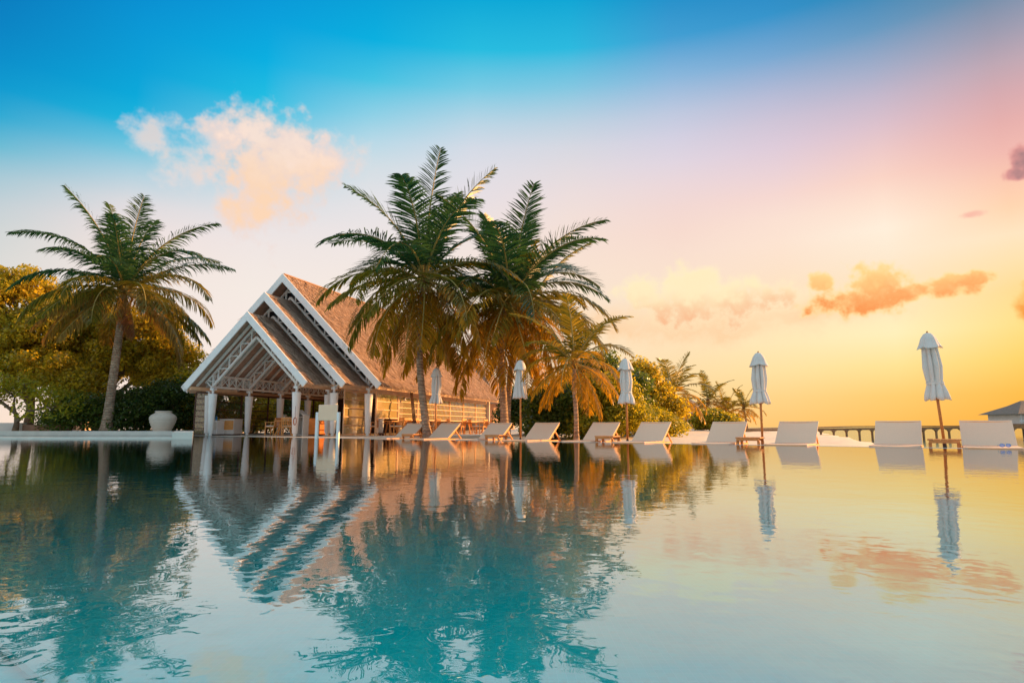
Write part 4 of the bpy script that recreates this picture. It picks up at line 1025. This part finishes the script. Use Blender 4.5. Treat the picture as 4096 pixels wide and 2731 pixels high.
palm('tallest coconut palm, left of the central pair, in front of the thatched roof', [(1711, 1752), (1694, 1620), (1679, 1450), (1680, 1280), (1696, 1120)], 23.6, .16, .115, 5.0, 44, 5, GLD, up=.78, low=-1.0,
     special=[(2.75, .75, 4.2, 1.7, 'palm_green', .25)])
palm('coconut palm right of the central pair with its crown spreading over the roof end', [(2020, 1748), (2014, 1600), (2004, 1440), (2008, 1330), (2036, 1205)], 24.5, .17, .12, 5.0, 44, 9, GLD, up=.78, low=-.95,
     special=[(2.2, 1.25, 4.8, .7, 'palm_green', .1), (.35, .85, 4.9, 1.5, 'palm_green', .1)])
palm('leaning coconut palm close behind the right central palm, golden fronds low down', [(2026, 1742), (2034, 1590), (2046, 1460), (2068, 1360), (2094, 1270)], 27.0, .15, .11, 4.2, 26, 14, ['palm_olive', 'palm_olive', 'palm_sunlit', 'palm_sunlit'], up=.8, low=-.7, nl=48)
palm('short thin coconut palm beside the pool with golden drooping fronds', [(2306, 1764), (2304, 1650), (2298, 1560), (2296, 1452)], 20.4, .085, .07, 2.5, 26, 21, ['palm_olive', 'palm_sunlit', 'palm_sunlit'], up=.8, low=-.75, lw=.04, nl=44, coco=False)
FARL = ['palm_olive', 'palm_sunlit', 'palm_sunlit']
palm('bushy coconut palm beyond the bushes in front of the white house', [(2682, 1735), (2686, 1650), (2690, 1580)], 45, .16, .13, 3.7, 26, 31, FARL, up=.8, low=-.6, lw=.06, nl=36, name='far_palm', group='palms on the far beach', coco=False)
palm('coconut palm behind the white beach house, left of the low palms', [(2812, 1725), (2820, 1660), (2832, 1610)], 58, .15, .12, 3.1, 20, 33, FARL, up=.8, low=-.6, lw=.07, nl=30, name='far_palm', group='palms on the far beach', coco=False)
palm('low wide coconut palm behind the green bush on the beach', [(2895, 1725), (2898, 1680), (2902, 1650)], 58, .15, .12, 2.9, 20, 35, FARL, up=.8, low=-.4, lw=.07, nl=30, name='far_palm', group='palms on the far beach', coco=False)
palm('small slender coconut palm at the start of the jetty', [(2990, 1720), (2982, 1670), (2975, 1632)], 56, .10, .085, 2.3, 18, 37, FARL, up=.8, low=-.6, lw=.06, nl=28, name='far_palm', group='palms on the far beach', coco=False)
palm('coconut palm between the bushes and the bushy far palm', [(2740, 1730), (2742, 1690), (2746, 1655)], 50, .13, .11, 2.3, 16, 39, FARL, up=.8, low=-.5, lw=.06, nl=30, name='far_palm', group='palms on the far beach', coco=False)

def leaves(cents, rads, per, size, seed, flat=.75):
    """diamond leaves scattered in soft clumps"""
    g = np.random.default_rng(seed); out = []
    for c, r in zip(cents, rads):
        n = int(per * (r / .6) ** 2)
        d = g.normal(0, 1, (n, 3)); d /= np.linalg.norm(d, axis=1)[:, None]
        rr = r * g.uniform(.25, 1, n) ** .5; p = np.asarray(c) + d * rr[:, None] * np.array([1, 1, flat])
        nrm = d * .7 + g.normal(0, .55, (n, 3)) + np.array([0, 0, .35]); nrm /= np.linalg.norm(nrm, axis=1)[:, None]
        t = np.cross(nrm, g.normal(0, 1, (n, 3))); t /= np.linalg.norm(t, axis=1)[:, None] + 1e-9; b = np.cross(nrm, t)
        s = (size * g.uniform(.6, 1.25, n))[:, None]
        out.append(np.stack([p - t * s * .5, p + b * s * .27 + nrm * s * .07, p + t * s * .55, p - b * s * .27 + nrm * s * .07], 1).reshape(-1, 3))
    return np.concatenate(out)
def tree(name, label, cat, group, base, crowns, nclump, per, size, mat, seed, trunk=.16, clump=(.45, .85), flat=.75, shell=.55):
    """crowns: list of (centre world, radii)"""
    g = np.random.default_rng(seed); root = empty(name, base); base = Vector(base); C = []; Rr = []
    tot = sum(r[0] * r[1] * r[2] for _, r in crowns) ; limbs = MB()
    for c, r in crowns:
        n = max(4, int(nclump * (r[0] * r[1] * r[2]) ** .67 / sum((q[0] * q[1] * q[2]) ** .67 for _, q in crowns)))
        d = g.normal(0, 1, (n, 3)); d /= np.linalg.norm(d, axis=1)[:, None]; d[:, 2] = np.where(d[:, 2] < -.5, -d[:, 2], d[:, 2])
        rad = g.uniform(shell ** 2, 1, n) ** .5 * g.uniform(.85, 1.12, n)
        pp = np.asarray(c) - np.asarray(base) + d * rad[:, None] * np.asarray(r)
        pp[:, 2] = np.maximum(pp[:, 2], .15)
        C += list(pp); Rr += list(g.uniform(*clump, n))
        cc = Vector(c) - base
        start = Vector((0, 0, max(.1, min(cc.z * .35, 1.6))))
        mid = start.lerp(cc, .5) + Vector((g.uniform(-.2, .2), g.uniform(-.2, .2), .1))
        limbs.tube([start * .9, mid, cc], [trunk * .7, trunk * .5, trunk * .3], 7)
        for k in range(min(n, 14)):
            e = Vector(pp[k]); m1 = cc.lerp(e, .5) + Vector((g.uniform(-.15, .15), g.uniform(-.15, .15), -.1))
            limbs.tube([cc.lerp(mid, .2), m1, e], [trunk * .25, trunk * .16, trunk * .06], 5)
    zt_ = max(.12, min((Vector(crowns[0][0]) - base).z * .4, 1.8))
    MB().tube([(0, 0, -.1), (.03, .02, zt_ * .5), (0, 0, zt_)], [trunk * 1.3, trunk, trunk * .85], 10).build('trunk', 'bark', root, smooth=True)
    limbs.build('limbs', 'bark', root, smooth=True)
    link('crown', np_mesh('crown', leaves(C, Rr, per, size, seed + 1, flat), 4, mat), root)
    tag(root, label, cat, group); return root
def cr(px, py, Y, rx, ry, rz): p = at(px, py, Y); return (p, (rx, ry, rz))
# garden trees on the left
tree('garden_tree', 'tall olive green tree at the left edge behind the tall lone palm', 'tree', 'garden trees on the left', gx(110, 34, .25),
     [cr(60, 1230, 34, 2.5, 2.2, 2.2), cr(-180, 1250, 34.5, 2.6, 2.2, 2.6), cr(190, 1330, 33.5, 2.0, 2.0, 1.6), cr(20, 1420, 34, 2.2, 2, 1.3)], 420, 110, .22, 'leaf_olive', 101, .22)
tree('garden_tree', 'broad olive green tree behind the lone palm, reaching towards the gable', 'tree', 'garden trees on the left', gx(385, 36, .25),
     [cr(360, 1330, 36, 2.4, 2.2, 2.0), cr(560, 1370, 35.5, 2.2, 2, 1.9), cr(690, 1440, 35, 1.5, 1.6, 1.15), cr(470, 1480, 35, 2.4, 2, 1.4), cr(300, 1480, 35.5, 2.2, 2, 1.3), cr(640, 1530, 35, 1.7, 1.5, 1.0)], 520, 110, .22, 'leaf_olive', 103, .22)
tree('garden_tree', 'loose light tree with gaps at the left edge, low behind the planter', 'tree', 'garden trees on the left', gx(60, 30, .25),
     [cr(60, 1580, 30, 1.6, 1.5, .9), cr(-120, 1520, 30, 1.8, 1.5, 1.2), cr(200, 1620, 29.5, 1.2, 1.2, .8)], 60, 60, .18, 'leaf_lime', 105, .12)
tree('garden_tree', 'rounded olive tree low between the planter and the lone palm', 'tree', 'garden trees on the left', gx(215, 32.5, .25),
     [cr(190, 1500, 32.5, 1.7, 1.5, 1.2), cr(330, 1560, 32.5, 1.4, 1.3, 1.0), cr(30, 1490, 33, 1.6, 1.4, 1.0)], 150, 100, .2, 'leaf_olive', 104, .13)
tree('garden_shrub', 'dark shrub at the foot of the lone palm', 'shrub', 'dark garden shrubs', gx(330, 31, .25), [cr(330, 1650, 31, 1.3, 1.1, .85), cr(250, 1690, 30.5, .9, .8, .5)], 60, 110, .17, 'leaf_green', 107, .07)
tree('garden_shrub', 'dark shrub to the left of the cream urn', 'shrub', 'dark garden shrubs', gx(540, 31.5, .25), [cr(545, 1640, 31.5, 1.3, 1.1, 1.0), cr(480, 1700, 31, .9, .8, .5)], 60, 115, .17, 'leaf_dark', 109, .07)
tree('garden_shrub', 'dark hedge shrub behind and right of the cream urn', 'shrub', 'dark garden shrubs', gx(690, 32.5, .25), [cr(690, 1610, 32.5, 1.3, 1.1, 1.2), cr(640, 1680, 32.2, 1.0, .8, .6)], 70, 120, .17, 'leaf_dark', 111, .07)
sh = tree('garden_shrub', 'dark hedge shrub close beside the leftmost pavilion column', 'shrub', 'dark garden shrubs', gx(775, 34.2, .25), [cr(770, 1610, 34.2, 1.2, 1.1, 1.35), cr(750, 1680, 34, 1.1, .9, .6)], 70, 125, .17, 'leaf_dark', 113, .07)
tree('flowering_shrub', 'shrub with pink flowers between the left trees and the gable', 'shrub', None, gx(715, 36, .25), [cr(715, 1530, 36, 1.0, .9, .8)], 30, 80, .16, 'leaf_lime', 115, .06)
g = np.random.default_rng(5); fc = [np.array(at(715 + g.normal(0, 28), 1500 + g.normal(0, 14), 35.0 + g.uniform(-.3, .3))) - np.array(gx(715, 36, .25)) for _ in range(12)]
link('blossoms', np_mesh('blossoms', leaves(fc, [.16] * 12, 160, .09, 6), 4, 'pink_petal'), bpy.data.objects['flowering_shrub'])['kind'] = 'stuff'
# hedge seen through the glazing on the garden side
for k in range(6):
    q = pav_w(-8.2 + random.uniform(-.4, .4), 3.2 + 2.9 * k); q.z = .1
    nth = ('nearest', 'second', 'third', 'fourth', 'fifth', 'farthest')[k]
    tree('hedge_tree', f'{nth} tree of the green row seen through the pavilion from the front gable', 'tree', 'trees behind the pavilion', q,
         [(q + Vector((0, 0, 2.0)), (1.5, 1.5, 1.7)), (q + Vector((.3, .2, .9)), (1.4, 1.4, .8)), (q + Vector((0, 0, .45)), (1.8, 1.8, .5))], 80, 85, .22, 'leaf_olive' if k % 2 == 0 else 'leaf_green', 120 + k, .1)
# bushes right of the pavilion
tree('beach_bush', 'dark green glossy shrub right of the pavilion, behind the parasol without a strap', 'bush', 'bushes behind the loungers', gx(2225, 29, 0), [cr(2225, 1640, 29, 1.3, 1.2, 1.0), cr(2290, 1700, 28.6, 1.2, 1, .6), cr(2160, 1700, 29, .7, .8, .7)], 110, 150, .19, 'leaf_green', 131, .08)
tree('beach_bush', 'dark shrub filling the gap right of the restaurant wall, behind the palm trunks', 'bush', 'bushes behind the loungers', gx(2080, 33, 0), [cr(2078, 1650, 33, .9, .9, 1.1)], 50, 140, .18, 'leaf_dark', 132, .07)
tree('beach_bush', 'olive green bush behind the middle parasol', 'bush', 'bushes behind the loungers', gx(2430, 28.5, 0), [cr(2420, 1600, 28.5, 1.4, 1.3, 1.1), cr(2500, 1680, 28, 1.2, 1.1, .7), cr(2360, 1690, 28, 1.0, 1, .7)], 110, 140, .18, 'leaf_lime', 133, .08)
tree('beach_bush', 'tall green bush behind the middle parasol, topping the others', 'bush', 'bushes behind the loungers', gx(2420, 33, 0), [cr(2400, 1500, 33, 1.5, 1.3, 1.1), cr(2300, 1590, 33, 1.5, 1.3, 1.2), cr(2500, 1570, 33, 1.3, 1.2, 1.1)], 110, 140, .2, 'leaf_green', 135, .1)
tree('beach_bush', 'olive tree top right of the middle parasol, tapering to the far palms', 'bush', 'bushes behind the loungers', gx(2600, 37, 0), [cr(2590, 1560, 37, 1.2, 1.2, 1.3), cr(2545, 1490, 37, .6, .6, .9), cr(2640, 1640, 36.5, 1.4, 1.2, 1.0)], 100, 130, .21, 'leaf_olive', 137, .1)
tree('beach_bush', 'lime green bush at the right foot of the bush row', 'bush', 'bushes behind the loungers', gx(2590, 30.5, 0), [cr(2580, 1690, 30.5, 1.1, 1, .55), cr(2650, 1710, 30.5, .7, .7, .35)], 50, 140, .17, 'leaf_lime', 139, .06)
tree('beach_bush', 'rounded green bush on the beach behind the left lounger of the fourth parasol', 'bush', 'bushes on the far beach', gx(2850, 48, .1), [cr(2850, 1690, 48, 1.6, 1.2, .75), cr(2910, 1700, 48, .9, .8, .5)], 60, 120, .24, 'leaf_lime', 141, .08)
tree('beach_bush', 'small bush in front of the white beach house', 'bush', 'bushes on the far beach', gx(2690, 40, .1), [cr(2690, 1715, 40, .6, .6, .35)], 25, 110, .2, 'leaf_lime', 143, .05)

# ------------------------------------------------------------------ far buildings, jetty
r = empty('beach_house', gx(2722, 62, .1))
MB().box(-1.75, 1.6, -1.5, 1.5, 0, 2.2).build('wall', 'plaster', r)
for k in range(6): MB().box(-1.6 + .52 * k, -1.5 + .52 * k, -1.62, -1.502, 0, 2.1).build('column', 'white_paint', r)
for k in range(3): MB().box(-1.35 + 1.04 * k, -.75 + 1.04 * k, -1.54, -1.503, .1, 1.7).build('window', 'window_glass', r)
MB().prism_y([(-2.1, 2.2), (1.95, 2.2), (1.95, 2.35), (0, 3.4), (-2.1, 2.35)], -1.9, 1.9).build('roof', 'white_paint', r)
tag(r, 'white beach house with slim columns behind the far palms', 'house')
r = empty('garden_hut', gx(1900, 50, 0), -YAW)
MB().box(-2.6, 2.6, -2.6, 2.6, 0, 2.4).build('wall', 'soffit', r)
MB().add([(-3.4, -3.4, 2.2), (3.4, -3.4, 2.2), (3.4, 3.4, 2.2), (-3.4, 3.4, 2.2), (0, 0, 6.0)], [(0, 1, 4), (1, 2, 4), (2, 3, 4), (3, 0, 4), (3, 2, 1, 0)]).build('roof', 'grey_thatch', r)
tag(r, 'grey thatched hut just visible past the end of the pavilion roof', 'hut')
r = empty('white_outbuilding', gx(2150, 33.5, 0)); MB().box(-.55, .45, 0, 1.2, 0, 1.15).build('wall', 'plaster', r); MB().box(-.65, .55, -.1, 1.3, 1.15, 1.24).build('roof', 'white_paint', r)
MB().box(.1, .2, -.06, -.002, 0, 1.1).build('post', 'dark_metal', r)
tag(r, 'small white outbuilding half hidden by the dark green shrub', 'outbuilding')

JY = 52.0
r = empty('jetty', gx(3400, JY, SEA_Z))
def jx(px): return gx(px, JY).x - r.location.x
def jz(px): return np.interp(px, [2940, 3300, 3400, 3860, 4300], [.30, .44, .50, .55, .58]) - SEA_Z
xs = [2940 + 50.4 * k for k in range(27)]
for a_, b_ in zip(xs[:-1], xs[1:]):
    xa, xb, za, zb = jx(a_), jx(b_), jz(a_), jz(b_)
    MB().add([(xa, -.9, za - .08), (xb, -.9, zb - .08), (xb, .9, zb - .08), (xa, .9, za - .08), (xa, -.9, za), (xb, -.9, zb), (xb, .9, zb), (xa, .9, za)], [(3, 2, 1, 0), (4, 5, 6, 7), (0, 1, 5, 4), (1, 2, 6, 5), (2, 3, 7, 6), (3, 0, 4, 7)]).build('deck_panel', 'jetty_wood', r)
MB().bar((jx(2940), -.88, jz(2940) - .17), (jx(3860), -.88, jz(3860) - .17), .10, .18).bar((jx(3860), -.88, jz(3860) - .17), (jx(4250), -.88, jz(4250) - .17), .10, .18).build('edge_beam', 'jetty_wood', r)
for k, px in enumerate(xs[5:]):
    x = jx(px + 20); z = jz(px + 20) - .26
    pl = MB().box(x - .055, x + .055, -.96, -.80, -1.0, z).build('pile', 'jetty_wood', r)
    MB().prism_y([(x - .30, z), (x + .30, z), (x + .22, z - .07), (x + .10, z - .13), (x + .06, z - .24), (x - .06, z - .24), (x - .10, z - .13), (x - .22, z - .07)], -.97, -.79).build('bracket', 'jetty_wood', pl)
tag(r, 'brown wooden jetty on short piles crossing the water behind the right loungers', 'jetty')

BY = 74.0
p = gx(4120, BY, SEA_Z); r = empty('water_bungalow', p)
ez = at(4000, 1657, BY).z - SEA_Z; az_ = at(4090, 1602, BY).z - SEA_Z; hx = gx(4120, BY).x - gx(3998, BY).x
dz_ = ez - 1.15
MB().box(-hx * .80, hx * .80, -2.4, 2.4, dz_, ez + .1).build('wall', 'plaster', r)
for k in range(7): MB().box(-hx * .78 + .8 * k, -hx * .78 + .8 * k + .09, -2.46, -2.402, dz_, ez).build('batten', 'white_paint', r)
rr = MB(); rr.add([(-hx, -3.1, ez), (hx, -3.1, ez), (hx, 3.1, ez), (-hx, 3.1, ez), (-hx * .42, -1.0, ez + (az_ - ez) * .62), (hx * .42, -1.0, ez + (az_ - ez) * .62), (hx * .42, 1.0, ez + (az_ - ez) * .62), (-hx * .42, 1.0, ez + (az_ - ez) * .62), (-.6, 0, az_), (.6, 0, az_)],
                  [(0, 1, 5, 4), (1, 2, 6, 5), (2, 3, 7, 6), (3, 0, 4, 7), (4, 5, 9, 8), (5, 6, 9), (6, 7, 8, 9), (7, 4, 8), (3, 2, 1, 0)])
rr.build('roof', 'grey_thatch', r)
MB().box(-hx * 1.0, hx * 1.1, -3.3, 3.0, dz_ - .22, dz_ - .003).build('platform', 'jetty_wood', r)
for k in range(9):
    x = -hx * .9 + k * hx * .23; MB().box(x - .08, x + .08, -3.2, -3.04, -1.0, dz_ - .22).build('pile', 'dark_wood', r)
MB().bar((-hx, -3.25, dz_ + .35), (hx, -3.25, dz_ + .35), .08, .10).build('rail', 'white_paint', r)
tag(r, 'overwater bungalow with grey thatched roof at the right edge', 'bungalow')
